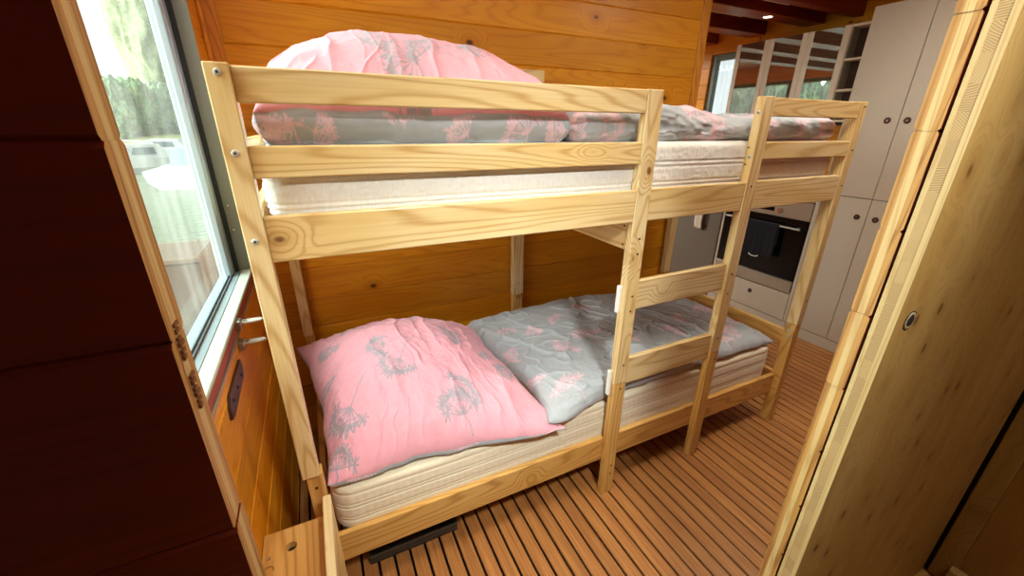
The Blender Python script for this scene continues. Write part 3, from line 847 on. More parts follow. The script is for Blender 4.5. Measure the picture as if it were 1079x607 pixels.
# ------------------------------------------------------------------ lower duvet (grey, pink flowers)
def sheet(name, nx, ny, fn_outline, fn_h, flowers, seed, size, zfloor_fn, wr=1.0, thick=.05, rimr=.035, colb=GREY, frac=None, p=6.0):
    s = np.linspace(0, 1, nx); t = np.linspace(0, 1, ny)
    s = .5 - .5 * np.cos(PI * s) * (1 - .0) if False else s
    Ss, Tt = np.meshgrid(s, t, indexing='ij')
    X, Y = fn_outline(Ss, Tt)
    return Ss, Tt, X, Y
rs = np.random.RandomState(5)
def duvet(name, nx, ny, left, right, front, back, hfn, zfn, flowers, seed, label, size, wr=1.0, edge_s=.045, edge_t=.075, base=GREY, fl=PINKF, wrs=(1, 1), tk=.35):
    s = np.linspace(0, 1, nx); t = np.linspace(0, 1, ny)
    warp = lambda a: np.where(a < .5, .5 * (2 * a) ** 1.35, 1 - .5 * (2 * (1 - a)) ** 1.35)
    Ss, Tt = np.meshgrid(warp(s), warp(t), indexing='ij')
    L, Rg = left(Tt), right(Tt); Fr, Bk = front(Ss), back(Ss)
    X = L[0] * (1 - Ss) + Rg[0] * Ss
    Y = Fr * (1 - Tt) + Bk * Tt
    X = X + .006 * fbm(Ss * 12, Tt * 12, seed) ; Y = Y + .006 * fbm(Ss * 20 + 3, Tt * 9, seed + 1)
    ds = np.minimum(Ss, 1 - Ss) / edge_s; dt = np.minimum(Tt, 1 - Tt) / edge_t
    d = np.clip(np.minimum(ds, 1), 0, 1); e = np.clip(np.minimum(dt, 1), 0, 1)
    prof = np.sqrt(1 - (1 - d) ** 2) * np.sqrt(1 - (1 - e) ** 2)
    H = hfn(X, Y, Ss, Tt)
    zf = zfn(X, Y)
    wx = X + .06 * fbm(X * 5, Y * 5, seed + 20); wy = Y + .06 * fbm(X * 5 + 7, Y * 5, seed + 30)
    r1 = ridge(wx * 7 * wrs[0] + wy * 3, wy * 4 * wrs[1] - wx * 2, seed + 3) ** 2
    r2 = ridge(wx * 14 + wy * 9, wy * 12 - wx * 4, seed + 4) ** 2
    W = wr * (.012 * r1 + .006 * r2 + .010 * fbm(X * 7, Y * 7, seed + 6) + .003 * fbm(X * 30, Y * 30, seed + 7))
    rimz = .38
    Zm = zf + H * rimz
    Zt = Zm + (H * (1 - rimz) + W) * prof
    Zb = np.maximum(Zm - H * rimz * prof * 1.3, zf)
    rim = (Ss <= 0) | (Ss >= 1) | (Tt <= 0) | (Tt >= 1)
    Zb = np.where(rim, Zt, np.minimum(Zb, Zt - .002))
    fr = np.exp(-(Tt / .05) ** 2); dz = Zt - zf
    Y = Y + fr * tk * (.030 * fbm(X * 9 + dz * 12, dz * 20 - X * 4, seed + 95, 3) + .004)
    Mt = np.zeros_like(X)
    rs = np.random.RandomState(seed)
    dy_ = np.hypot(np.diff(Y, axis=1), np.diff(Zt, axis=1)); arc_ = np.concatenate([np.zeros((len(Y), 1)), np.cumsum(dy_, 1)], 1)
    for (fx, fy, R, a, st) in flowers: flower(Mt, X, arc_, fx, fy, R, a, rs, st)
    ct = cols(base, fl, Mt)
    o = grid_mesh(name, X, Y, Zt, Zb, ct, ct, cotton)
    return tag(o, label, 'duvet')
lf = []
pos_l = [(.655, .43, .045, 2.8, .9), (.81, .53, .042, .8, 1.3), (.87, .34, .055, 3.6, .7), (.735, .13, .062, 1.7, 1.3), (.645, .20, .035, 2.2, .8), (1.0, .37, .058, 1.5, 1.5), (.96, .57, .045, 2.2, .9), (.70, .62, .04, 1.5, .7),
         (1.20, .09, .055, 2.4, 1.0), (1.03, .10, .04, 1.0, 1.0), (1.31, .46, .055, .9, 1.2), (1.18, .30, .06, 2.8, 1.6), (1.40, .22, .055, .6, 1.6), (1.56, .34, .055, 2.4, 1.2), (1.55, .08, .06, 1.4, 1.0), (1.68, .13, .055, 2.6, 1.0),
         (1.75, .36, .05, 1.0, 1.0), (1.77, .22, .045, 3.4, .8), (1.34, .04, .04, 2.0, .6), (1.12, .62, .05, 1.2, .8), (1.42, .62, .05, 2.2, .8), (1.66, .58, .05, .5, .8)]
duvet('duvet', 560, 340, lambda t: (.60 + .0 * t + .03 * np.sin(t * 5),), lambda t: (1.84 - .0 * t,),
      lambda s: .050 - .050 * np.exp(-((s - .05) / .09) ** 2), lambda s: .80 - .02 * s,
      lambda X, Y, s, t: .070 + .03 * np.exp(-((X - 1.1) / .35) ** 2) - .02 * s, lambda X, Y: lm_top(X, Y),
      pos_l, 31, 'grey duvet with pink flowers spread over the lower bunk behind the ladder', (1.25, .8), wr=1.15)

# ------------------------------------------------------------------ upper pillow and duvet
ft = [(-.12, -.86, .062, PI * 1.15, 2.2), (.02, -.70, .05, PI * .8, 1.8), (-.70, -.66, .012, 2.8, 9.0), (.42, -.60, .05, PI * .9, 1.6), (-.3, .2, .06, PI * .5, 1.2), (.5, .2, .06, 2.8, 1.2), (-.28, -.62, .045, PI * .95, 1.0)]
fb = [(-.035, .035, .05, PI * .9, .4), (.03, .05, .035, .2, .9), (.20, .012, .03, 4.4, .5), (.34, .05, .04, 3.5, .6), (.50, .030, .055, 4.0, .8), (.60, .03, .05, 3.0, .6), (-.07, .02, .04, 2.0, .5)]
P, U, V, Zt, Zb, Mt, Mb = pillow('pillow', [(-.084, .044, 1.400), (.636, .044, 1.398), (.640, .70, 1.41), (-.086, .70, 1.42)], .19, UMT + .0035, 420, ft, fb, 23, size=.74,
                                 low=.62, wr=.8, p=3.2, q=.45, bias=(-.15, .0), circ=True, pinch=.03, rimn=.8)
o = grid_mesh('pillow', P[..., 0], P[..., 1], Zt, Zb, cols(PINK, PGREY, Mt), cols(GREY * .95, PINKF, Mb), cotton, rimc=GREY * .9, XYb=tuck(P, U, V, Zb, 23))
tag(o, 'puffed pink pillow with grey underside on the upper bunk behind the guard rail', 'pillow')
pos_u = [(.76, .035, .05, 1.2, .8), (.68, .02, .035, 3.0, .5), (.92, .02, .03, 2.2, .6), (1.08, .10, .045, .4, .8), (1.15, .045, .055, 1.4, 1.0), (1.24, .03, .045, 2.5, .9), (1.40, .10, .04, .8, .8), (1.50, .02, .03, 2.0, .6), (1.67, .03, .045, 2.0, .8), (1.80, .035, .05, 2.9, .6), (1.85, .02, .04, .9, .4),
         (.8, .3, .06, 1, 1.2), (1.2, .3, .06, 2, 1.2), (1.6, .32, .06, .7, 1.2), (1.0, .55, .06, 2.8, 1.2), (1.45, .6, .06, 1.2, 1.2)]
duvet('duvet', 560, 300, lambda t: (.645 + .012 * np.sin(t * 7),), lambda t: (1.868 - .02 * t,),
      lambda s: .046 + 0 * s, lambda s: .76 + 0 * s,
      lambda X, Y, s, t: .098 - .022 * s + .012 * np.sin(X * 8), lambda X, Y: UMT + .0035 + 0 * X,
      pos_u, 47, 'rolled grey-brown duvet with pink flowers on the upper bunk', (1.2, .7), wr=.8, edge_t=.10, wrs=(1.6, .6), tk=1.0)

# ------------------------------------------------------------------ low box at the bottom left
bx = tag(empty('wooden_box', (-.16, -.32, 0)), 'low pine box with a round hole in its top at the bed foot', 'box')
bm = BM()
# top board with a real hole: ring of quads around the hole
hx, hy, hr = -.178, -.105, .0125
xa, xc, ya, yc, zt_, zb_ = -.238, -.1005, -.612, -.05, .445, .427
nh = 32
def outer_pt(a):
    dx, dy = math.cos(a), math.sin(a); tx = ((xc if dx > 0 else xa) - hx) / dx if abs(dx) > 1e-9 else 1e9
    ty = ((yc if dy > 0 else ya) - hy) / dy if abs(dy) > 1e-9 else 1e9
    t = min(tx, ty); return (hx + dx * t, hy + dy * t)
angs = sorted([2 * PI * i / nh for i in range(nh)] + [math.atan2(cy - hy, cx - hx) % (2 * PI) for cx in (xa, xc) for cy in (ya, yc)])
rings_ = []
for a in angs:
    o_ = outer_pt(a); i_ = (hx + hr * math.cos(a), hy + hr * math.sin(a))
    rings_.append([bm.verts.new((*i_, zt_)), bm.verts.new((*o_, zt_)), bm.verts.new((*o_, zb_)), bm.verts.new((*i_, zb_))])
for i in range(len(rings_)):
    a, b = rings_[i], rings_[(i + 1) % len(rings_)]
    for k in range(4): bm.faces.new((a[k], b[k], b[(k + 1) % 4], a[(k + 1) % 4]))
bmesh.ops.recalc_face_normals(bm, faces=bm.faces)
mesh_obj('top_panel', bm, wood('box_pine', (226, 180, 106), (216, 164, 84), (172, 114, 46), 1, knots=.02, rough=.42), bx)
bm = BM(); box(bm, -.1, -.080, -.612, -.048, .001, .508, .0025, 2); mesh_obj('side_panel', bm, pine[1], bx)
bm = BM(); box(bm, -.238, -.1005, -.068, -.052, .001, .427, .001); mesh_obj('end_panel', bm, pine_low[2], bx)
bm = BM(); box(bm, -.238, -.1005, -.612, -.594, .001, .427, .001); mesh_obj('end_panel', bm, pine_low[2], bx)
bm = BM(); box(bm, -.2385, -.222, -.594, -.068, .001, .427, .001); mesh_obj('side_panel', bm, pine_low[1], bx)
bm = BM(); cyl(bm, (-.112, -.075, .445), (0, 0, 1), .004, .0008, 14); mesh_obj('screw_plug', bm, pine_low[0], bx)
bm = BM(); cyl(bm, (hx, hy, .4262), (0, 0, 1), .016, .0006, 24); mesh_obj('hole_shade', bm, black_matt, bx)  # black disc under the hole stands in for its inner shade
t = tag(empty('wire_hook', (-.215, -.13, .446)), 'tiny bent wire hook lying on the pine box top', 'hook')
bm = BM(); tube(bm, [(-.222 + .010 * math.cos(a), -.150 + .010 * math.sin(a), .4475) for a in np.linspace(-.4, 3.4, 14)] + [(-.236, -.160, .4475), (-.226, -.170, .4475)], .0011, 6); mesh_obj('wire', bm, chrome, t)
bm = BM(); ring(bm, (-.224, -.118, .446), (0, 0, 1), .002, .0042, .0015, 14); mesh_obj('eyelet', bm, chrome, t)

t = tag(empty('underbed_stand_in', (.13, .2, 0)), 'low dark flat tray-like stand-in on the floor under the lower bunk', 'tray')  # tray shape added in place of an unidentified dark strip
bm = BM(); box(bm, -.02, .285, .10, .42, .001, .012, .002); mesh_obj('base', bm, plain('tray_dark', (40, 31, 22), .7, noise=.2), t)
bm = BM()
for a_ in ((-.02, .285, .10, .106), (-.02, .285, .414, .42), (-.02, -.014, .106, .414), (.279, .285, .106, .414)): box(bm, *a_, .0121, .036, .001)
mesh_obj('rim', bm, plain('tray_rim', (62, 48, 34), .6, noise=.3, scale=90), t)
# ------------------------------------------------------------------ kitchen
KX = 2.95
def knob(parent, y, z, x=KX - .018):
    bm = BM(); ring(bm, (x, y, z), (-1, 0, 0), .009, .0165, .005, 24); cyl(bm, (x, y, z), (-1, 0, 0), .0092, .0015, 18)
    mesh_obj('knob', bm, zinc if False else dark_metal, parent, smooth=False)
    bm = BM(); cyl(bm, (x - .0015, y, z), (-1, 0, 0), .0062, .003, 14); mesh_obj('knob_button', bm, chrome, parent)
tc_ = tag(empty('tall_cupboard', (3.2, .31, 0)), 'tall greige cupboard with flush doors and round dark knobs beside the oven', 'cupboard')
bm = BM(); box(bm, KX, RX - .002, .042, .588, .0, 2.003, .001); mesh_obj('body', bm, white_lacquer, tc_)
bm = BM(); box(bm, KX - .016, KX + .002, .042, .588, .001, .074, .001); mesh_obj('plinth', bm, white_lacquer, tc_)
for (a, b, c, d, ky, kz) in ((.317, .588, .079, .993, .363, .884), (.042, .313, .079, .993, .268, .884), (.317, .588, .997, 2.003, .366, 1.423), (.042, .313, .997, 2.003, .277, 1.423)):
    bm = BM(); box(bm, KX - .018, KX - .0005, a, b, c, d, .0015); dd = mesh_obj('door', bm, white_lacquer, tc_); knob(dd, ky, kz)
bm = BM(); box(bm, KX - .002, KX + .001, .042, .588, .073, 2.0); mesh_obj('shadow_gap', bm, groove_dark, tc_)
oc = tag(empty('oven_cabinet', (3.2, .92, 0)), 'white base cabinet with a drawer under the black oven', 'cabinet')
bm = BM()
box(bm, KX, RX - .002, .590, .612, 0, .93, .001); box(bm, KX, RX - .002, 1.238, 1.258, 0, .93, .001)
box(bm, KX + .001, RX - .002, .612, 1.238, 0, .282, .001); box(bm, RX - .02, RX - .002, .612, 1.238, .282, .93)
box(bm, KX - .016, KX + .001, .590, 1.258, .001, .074, .001)
box(bm, KX - .018, KX, .590, .608, .079, .93, .001); box(bm, KX - .018, KX, 1.240, 1.258, .079, .93, .001)
mesh_obj('body', bm, white_lacquer, oc)
bm = BM(); box(bm, KX - .018, KX, .611, 1.237, .079, .280, .0015); dw = mesh_obj('drawer', bm, white_lacquer, oc); 
bm = BM(); ring(bm, (KX - .018, .899, .21), (-1, 0, 0), .009, .0165, .005, 24); cyl(bm, (KX - .018, .899, .21), (-1, 0, 0), .0092, .001, 16); kb = mesh_obj('knob', bm, dark_metal, dw)
ov = tag(empty('oven', (3.2, .92, .29)), 'built-in oven with black glass door and steel control panel', 'oven')
bm = BM(); box(bm, KX + .001, KX + .5, .613, 1.237, .284, .928, .002); mesh_obj('housing', bm, black_matt, ov)
bm = BM(); box(bm, KX - .022, KX, .613, 1.236, .802, .925, .003); cp = mesh_obj('control_panel', bm, steel, ov)
for yy in (.815, 1.03):
    bm = BM(); cyl(bm, (KX - .022, yy, .845), (-1, 0, 0), .020, .016, 28, r2=.017, bev=.002); kk = mesh_obj('knob', bm, chrome, cp)
    bm = BM(); box(bm, KX - .0395, KX - .0375, yy - .0012, yy + .0012, .85, .862); mesh_obj('knob_mark', bm, black_matt, kk)
bm = BM(); box(bm, KX - .0235, KX - .0215, .86, .97, .832, .860, .0005); mesh_obj('display', bm, black_gloss, cp)
bm = BM(); box(bm, KX - .024, KX, .613, 1.236, .379, .796, .003); dr = mesh_obj('door', bm, black_gloss, ov)
bm = BM(); box(bm, KX - .0245, KX - .0238, .70, 1.15, .44, .70, .0); mesh_obj('door_window', bm, plain('smoked_glass', (8, 8, 9), .2, spec=.25), dr)
bm = BM(); box(bm, KX - .024, KX, .613, 1.236, .288, .375, .003); mesh_obj('base_panel', bm, steel, ov)
bm = BM(); cyl(bm, (KX - .055, .64, .745), (0, 1, 0), .0065, .56, 16); box(bm, KX - .056, KX - .022, .66, .672, .739, .751, .001); box(bm, KX - .056, KX - .022, 1.175, 1.187, .739, .751, .001)
mesh_obj('handle', bm, steel, dr)
# navy towel draped over the handle
bm = BM()
def towel(bm, y0, y1, ztop, zfront, zback, x_out, x_in, wav=.004, n=30, m=26, mat=0):
    pts = []
    path = [(x_in, zback)] + [(x_in, zback + (ztop - zback) * k / 6) for k in range(1, 6)]
    xc = (x_out + x_in) / 2; r = (x_in - x_out) / 2
    path += [(xc + r * math.cos(a), ztop + r * math.sin(a)) for a in np.linspace(0, PI, 7)]
    path += [(x_out, ztop + (zfront - ztop) * k / m) for k in range(1, m + 1)]
    g = []
    for i in range(n + 1):
        y = y0 + (y1 - y0) * i / n
        row = []
        for (x, z) in path:
            k = max(0, min(1, (ztop - z) / (ztop - zfront + 1e-6)))
            w = -abs(wav * math.sin(i * .9) + wav * .6 * math.sin(i * .37 + 1)) * k if x < xc else 0
            row.append(bm.verts.new((x + w, y + .006 * math.sin(z * 30) * k, z + (.004 * math.sin(i * .5) if k > .9 else 0))))
        g.append(row)
    fs = []
    for a, b in zip(g, g[1:]):
        for k in range(len(path) - 1):
            f = bm.faces.new((a[k], b[k], b[k + 1], a[k + 1])); f.material_index = mat; fs.append(f)
    return fs
def solid(o, t):
    md = o.modifiers.new('solid', 'SOLIDIFY'); md.thickness = t; md.offset = 0
towel(bm, .775, 1.035, .7455, .505, .60, KX - .0655, KX - .0445)
o = mesh_obj('towel', bm, navy_cloth, smooth=True, origin=(KX - .06, .9, .52)); solid(o, .004)
tag(o, 'dark navy kitchen towel hanging over the oven door handle', 'towel')
bm = BM(); tube(bm, [(KX - .074, .905 + .035 * math.cos(a), .508 - .012 * math.sin(a)) for a in np.linspace(-.2, PI + .2, 14)] , .0035, 8); 
lo = mesh_obj('hanging_loop', bm, white_cloth, o, smooth=True)
# worktop and hob rim
bm = BM(); box(bm, KX - .03, RX - .002, .592, 1.775, .9305, .962, .003)
tag(mesh_obj('worktop', bm, plain('worktop_white', (226, 220, 208), .3), origin=(3.2, 1.18, .93)), 'pale continuous worktop above the oven and fridge', 'worktop')
# fridge
fr = tag(empty('fridge', (3.2, 1.5, 0)), 'dark grey under-counter fridge left of the oven', 'fridge')
bm = BM(); box(bm, KX + .001, RX - .003, 1.262, 1.77, .0, .928, .003); mesh_obj('body', bm, fridge_grey, fr)
bm = BM(); box(bm, KX - .022, KX, 1.266, 1.768, .06, .925, .006, 2); fd = mesh_obj('door', bm, fridge_grey, fr)
bm = BM(); box(bm, KX - .055, KX - .040, 1.392, 1.412, .575, .90, .004); box(bm, KX - .042, KX - .022, 1.392, 1.412, .60, .62); box(bm, KX - .042, KX - .022, 1.392, 1.412, .86, .88)
mesh_obj('handle', bm, dark_metal, fd)
bm = BM(); cyl(bm, (KX - .05, 1.36, .84), (0, 1, 0), .004, .14, 10); 
towel(bm, 1.405, 1.478, .842, .592, .70, KX - .0655, KX - .0445, wav=.008, n=20, mat=0)
o = mesh_obj('cloth', bm, white_cloth, smooth=True, origin=(KX - .06, 1.44, .6)); solid(o, .003)
tag(o, 'crumpled white cloth hanging on the grey fridge door', 'cloth')

# glass-fronted wall cabinet
gc = tag(empty('wall_cabinet', (3.32, 1.18, 1.45)), 'wall cabinet with three glass doors between cream stiles above the worktop', 'cabinet')
GX = 3.15
bm = BM()
box(bm, GX, RX - .002, .786, .804, 1.42, 1.974, .001); box(bm, GX, RX - .002, 1.556, 1.574, 1.42, 1.974, .001)
box(bm, GX, RX - .002, .804, 1.556, 1.956, 1.974); box(bm, GX, RX - .002, .804, 1.556, 1.42, 1.438); box(bm, RX - .02, RX - .002, .804, 1.556, 1.438, 1.956)
mesh_obj('body', bm, plain('cabinet_side', (150, 140, 122), .5), gc)
for (a, b) in ((.788, 1.041), (1.044, 1.309), (1.312, 1.573)):
    bm = BM(); sw = .036 if a > .8 else .040
    box(bm, GX - .02, GX - .0005, a, a + sw, 1.422, 1.974, .0015); box(bm, GX - .02, GX - .0005, b - .034, b, 1.422, 1.974, .0015)
    box(bm, GX - .018, GX - .0005, a + sw, b - .034, 1.422, 1.44)
    dd = mesh_obj('door', bm, cream_stile, gc)
    bm = BM(); box(bm, GX - .016, GX - .010, a + sw, b - .034, 1.44, 1.972); mesh_obj('pane', bm, cab_pane, dd)
ns = tag(empty('niche_shelf', (3.3, .69, 1.4)), 'narrow open shelf unit between the tall cupboard and the glass cabinet', 'shelf')
bm = BM(); box(bm, 3.22, RX - .002, .592, .783, 1.40, 1.98); mesh_obj('shade_panel', bm, plain('niche_shade', (72, 50, 38), .7), ns)  # panel set forward, its dark brown paints the shade inside the niche
for z in (1.42, 1.60, 1.775, 1.96):
    bm = BM(); box(bm, 3.13, 3.219, .592, .783, z, z + .014, .001); mesh_obj('shelf', bm, cream_stile, ns)

# ceiling beams over the kitchen and living area
for i, yb in enumerate((1.318, 1.765, .871 + .06, 2.212, 2.66)):
    bm = BM(); ylo = yb - .14
    if i == 2: ylo, yb = .935, 1.0
    box(bm, WX + .002, RX - .003, ylo, yb, 2.082, CZ - .001, .004)
    o = struct(mesh_obj('ceiling_beam', bm, stain_beam))
    bm = BM(); box(bm, WX + .01, RX - .7, yb - .001, yb + .003, 2.080, 2.087)
    mesh_obj('beam_highlight', bm, plain('painted_highlight', (236, 214, 200), .35), o)  # pale strip paints the highlight along the beam's lower edge
bm = BM(); box(bm, RX - .012, RX - .001, 1.66, 1.672, 1.99, CZ - .002); struct(mesh_obj('trim_4', bm, stain_z))
sp_ = tag(empty('ceiling_spotlight', (2.85, 1.2, 2.08)), 'small round recessed spotlight under the ceiling beam', 'light')
bm = BM(); ring(bm, (2.95, 1.235, 2.082), (0, 0, -1), .028, .038, .006, 28); mesh_obj('trim_ring', bm, chrome, sp_)
bm = BM(); cyl(bm, (2.95, 1.235, 2.0815), (0, 0, -1), .028, .003, 28); mesh_obj('lens', bm, lamp_glow, sp_)

# ------------------------------------------------------------------ outside
WZ = -.8
bm = BM(); bmesh.ops.create_grid(bm, x_segments=2, y_segments=2, size=150, matrix=Matrix.Translation((0, 60, WZ)))
k = N('harbour_water')
tcn = k.n('ShaderNodeTexCoord')
nz = k.n('ShaderNodeTexNoise', {'Vector': k.vmath('MULTIPLY', tcn.outputs['Object'], (1.2, 3.0, 1)), 'Scale': 1.6, 'Detail': 4.0, 'Roughness': .6})
wm = k.bsdf(lin((98, 108, 84)), .22, spec=.5, bump=nz.outputs[0], bstr=.7, bdist=.12)
o = struct(mesh_obj('ground_water', bm, wm))
bank = plain('bank_grass', (120, 124, 74), .9, noise=.2, scale=1.0)
bm = BM()
prof = [(52, WZ - .2), (53, WZ + .7), (56, WZ + 1.1), (110, WZ + 1.4)]
rows = []
for a in np.linspace(math.radians(70), math.radians(190), 60):
    rows.append([bm.verts.new((math.cos(a) * r, math.sin(a) * r, z + (.15 * math.sin(a * 60) if i in (1, 2) else 0))) for i, (r, z) in enumerate(prof)])
for a, b in zip(rows, rows[1:]):
    for i in range(3): bm.faces.new((a[i], a[i + 1], b[i + 1], b[i]))
struct(mesh_obj('ground_bank', bm, bank, smooth=True))
def leaf_mat(name, c1, c2):
    k = N(name)
    tcn = k.n('ShaderNodeTexCoord')
    nz = k.n('ShaderNodeTexNoise', {'Vector': tcn.outputs['Object'], 'Scale': 2.2, 'Detail': 5.0, 'Roughness': .7})
    return k.bsdf(k.mix(k.smooth(nz.outputs[0], .35, .65), lin(c1), lin(c2)), .8, spec=.2, bump=nz.outputs[0], bstr=1.0, bdist=.3)
leaf = [leaf_mat('foliage_green', (92, 124, 80), (128, 150, 104)), leaf_mat('foliage_grey_green', (108, 130, 98), (140, 152, 118)), leaf_mat('foliage_reddish', (146, 128, 106), (118, 134, 98))]
bark = plain('bark', (92, 76, 60), .9, noise=.3, scale=4)
from mathutils import noise as mn
def crown(bm, c, rx, rz, seed, sub=4):
    r = bmesh.ops.create_icosphere(bm, subdivisions=sub, radius=1.0)
    for v in r['verts']:
        p = v.co.copy()
        d = 1 + .28 * mn.noise(p * 1.7 + Vector((seed, 0, 0))) + .16 * mn.noise(p * 5 + Vector((0, seed, 0))) + .08 * mn.noise(p * 12 + Vector((0, 0, seed)))
        v.co = Vector((p.x * rx * d + c[0], p.y * rx * d + c[1], p.z * rz * d + c[2]))
tree_label = {0: 'green broad tree', 1: 'grey-green tree', 2: 'reddish-tinged tree'}
specs = []
for i, az in enumerate([99.5, 101.3, 103.2, 105.0, 106.9, 108.8, 112, 116, 120, 124, 128, 132, 135.5, 139, 142.5, 146, 149.5, 153, 157]):
    specs.append((az + random.uniform(-.3, .3), 56 + random.uniform(-1, 4), random.uniform(2.5, 2.9) * (1.0 if az < 120 else 1.3), i))
for az, r, h, i in specs:
    a = math.radians(az); c = (math.cos(a) * r, math.sin(a) * r)
    t = empty('tree', (c[0], c[1], WZ + 1.1)); kind = (0, 2, 1, 0)[i % 4]
    side = 'seen through the bed window' if az < 112 else 'on the far bank'
    tag(t, '%s on the far bank across the water beyond the window' % tree_label[kind], 'tree', 'trees on the far bank, %s' % tree_label[kind])
    bm = BM(); tube(bm, [(c[0], c[1], WZ + .9), (c[0] + .1, c[1], WZ + 1.1 + h * .8)], .22, 8); mesh_obj('trunk', bm, bark, t)
    bm = BM(); crown(bm, (c[0], c[1], WZ + 1.1 + h * .86), 1.6 if az < 110 else 2.3, h * .98, i * 3.1, 5)
    mesh_obj('crown', bm, leaf[kind], t, smooth=False)
t = tag(empty('poplar', (math.cos(math.radians(101.9)) * 72, math.sin(math.radians(101.9)) * 72, WZ + 1.1)), 'tall pale yellow-green poplar rising above the far trees outside the bed window', 'tree')
cx_, cy_ = t.location.x, t.location.y
bm = BM(); tube(bm, [(cx_, cy_, WZ + 1.1), (cx_, cy_, 24)], .25, 8); mesh_obj('trunk', bm, bark, t)
bm = BM(); crown(bm, (cx_, cy_, 17.0), 3.9, 13.5, 77.0, 5); mesh_obj('crown', bm, leaf_mat('poplar_leaves', (132, 142, 100), (160, 166, 128)), t, smooth=True)
# boats
def boat(az, r, head, L, Wd, label, cover=False, fender=None):
    a = math.radians(az); ox, oy = math.cos(a) * r, math.sin(a) * r
    t = empty('motorboat', (ox, oy, WZ)); tag(t, label, 'boat')
    hull_m = plain('boat_hull_white', (170, 172, 168), .3) ; 
    cs_, sn_ = math.cos(head), math.sin(head)
    def W(x, y, z): return Vector((ox + x * cs_ - y * sn_, oy + x * sn_ + y * cs_, WZ + z))
    bm = BM(); st = []
    for i in range(13):
        u = i / 12; w = Wd / 2 * (1 - max(0, u - .35) ** 2 / .44) if u > .35 else Wd / 2
        x = (u - .5) * L; sh = .62 + .25 * u
        st.append([bm.verts.new(W(x + (.3 if s_z > .3 else 0) * u, y, s_z)) for y, s_z in ((-w, sh), (-w * .92, .28), (-w * .5, -.1), (w * .5, -.1), (w * .92, .28), (w, sh))])
    for p_, q_ in zip(st, st[1:]):
        for k_ in range(6): bm.faces.new((p_[k_], q_[k_], q_[(k_ + 1) % 6], p_[(k_ + 1) % 6]))
    bm.faces.new(st[0]); bm.faces.new(st[-1][::-1]); bmesh.ops.recalc_face_normals(bm, faces=bm.faces)
    mesh_obj('hull', bm, hull_m, t)
    bm = BM()
    cab = [(-.18 * L, .62), (-.12 * L, 1.28), (.12 * L, 1.3), (.26 * L, .82)]
    A = [bm.verts.new(W(x, -Wd * .36, z)) for x, z in cab]; B = [bm.verts.new(W(x, Wd * .36, z)) for x, z in cab]
    bm.faces.new(A); bm.faces.new(B[::-1])
    for k_ in range(4): bm.faces.new((A[k_], B[k_], B[(k_ + 1) % 4], A[(k_ + 1) % 4]))
    bmesh.ops.recalc_face_normals(bm, faces=bm.faces)
    mesh_obj('canopy' if cover else 'cabin', bm, plain('canopy_cloth', (110, 124, 124), .8) if cover else hull_m, t)
    for sy in (-1, 1):
        bm = BM()
        pts = [W(-.08 * L, sy * Wd * .365, .85), W(.1 * L, sy * Wd * .365, .85), W(.08 * L, sy * Wd * .365, 1.15), W(-.07 * L, sy * Wd * .365, 1.15)]
        vs = [bm.verts.new(p_) for p_ in pts]; vs2 = [bm.verts.new(p_ + (W(0, sy, 0) - W(0, 0, 0)) * .02) for p_ in pts]
        bm.faces.new(vs); bm.faces.new(vs2)
        for k_ in range(4): bm.faces.new((vs[k_], vs[(k_ + 1) % 4], vs2[(k_ + 1) % 4], vs2[k_]))
        mesh_obj('cabin_window', bm, plain('boat_window', (70, 84, 92), .1), t)
    bm = BM(); tube(bm, [W(.1 * L, -Wd * .42, .8), W(.12 * L, -Wd * .42, 1.15), (W(.42 * L, -Wd * .1, 1.25)), W(.42 * L, Wd * .1, 1.25), W(.12 * L, Wd * .42, 1.15), W(.1 * L, Wd * .42, .8)], .02, 6)
    mesh_obj('railing', bm, chrome, t)
boat(105.9, 26, math.radians(205), 5.0, 2.0, 'long white motorboat moored at left beyond the bed window')
boat(101.4, 20, math.radians(80), 4.4, 1.9, 'small boat with grey canopy moored at right beyond the bed window', True)
boat(103.6, 34, math.radians(185), 6.0, 2.1, 'white cruiser moored further back behind the two nearer boats')
# outer deck with a storage chest and a rope line
bm = BM(); 
for i in range(15): box(bm, WX - .1 - .115 * (i + 1) + .006, WX - .1 - .115 * i, -.9, 5.6, -.09, -.05, .003)
dk = tag(mesh_obj('outer_deck', bm, plain('weathered_deck', (112, 106, 86), .7, noise=.12, scale=14), origin=(-1.2, 2.3, -.09)), 'pale weathered plank deck outside the window', 'deck')
ch = tag(empty('storage_chest', (-.85, 2.5, -.05)), 'brown storage chest standing on the outer deck', 'chest')
bm = BM(); box(bm, -1.12, -.78, 2.35, 2.8, -.05, .50, .01); mesh_obj('body', bm, plain('chest_brown', (78, 64, 48), .7, noise=.15, scale=30), ch)
bm = BM(); box(bm, -1.14, -.76, 2.33, 2.82, .502, .55, .012); mesh_obj('lid', bm, plain('chest_lid', (92, 78, 60), .7, noise=.1), ch)
rl = tag(empty('deck_railing', (-1.75, 2.5, -.05)), 'thin cable railing with slim posts along the outer deck edge', 'railing')
for yy in (-.6, 1.2, 3.0, 4.8):
    bm = BM(); cyl(bm, (-1.75, yy, -.05), (0, 0, 1), .018, .92, 12); mesh_obj('post', bm, zinc, rl)
bm = BM(); tube(bm, [(-1.75, -.6 + i * .3, .84 - .012 * math.sin(i * PI / 6) ** 2) for i in range(19)], .005, 6); mesh_obj('cable', bm, dark_metal, rl)

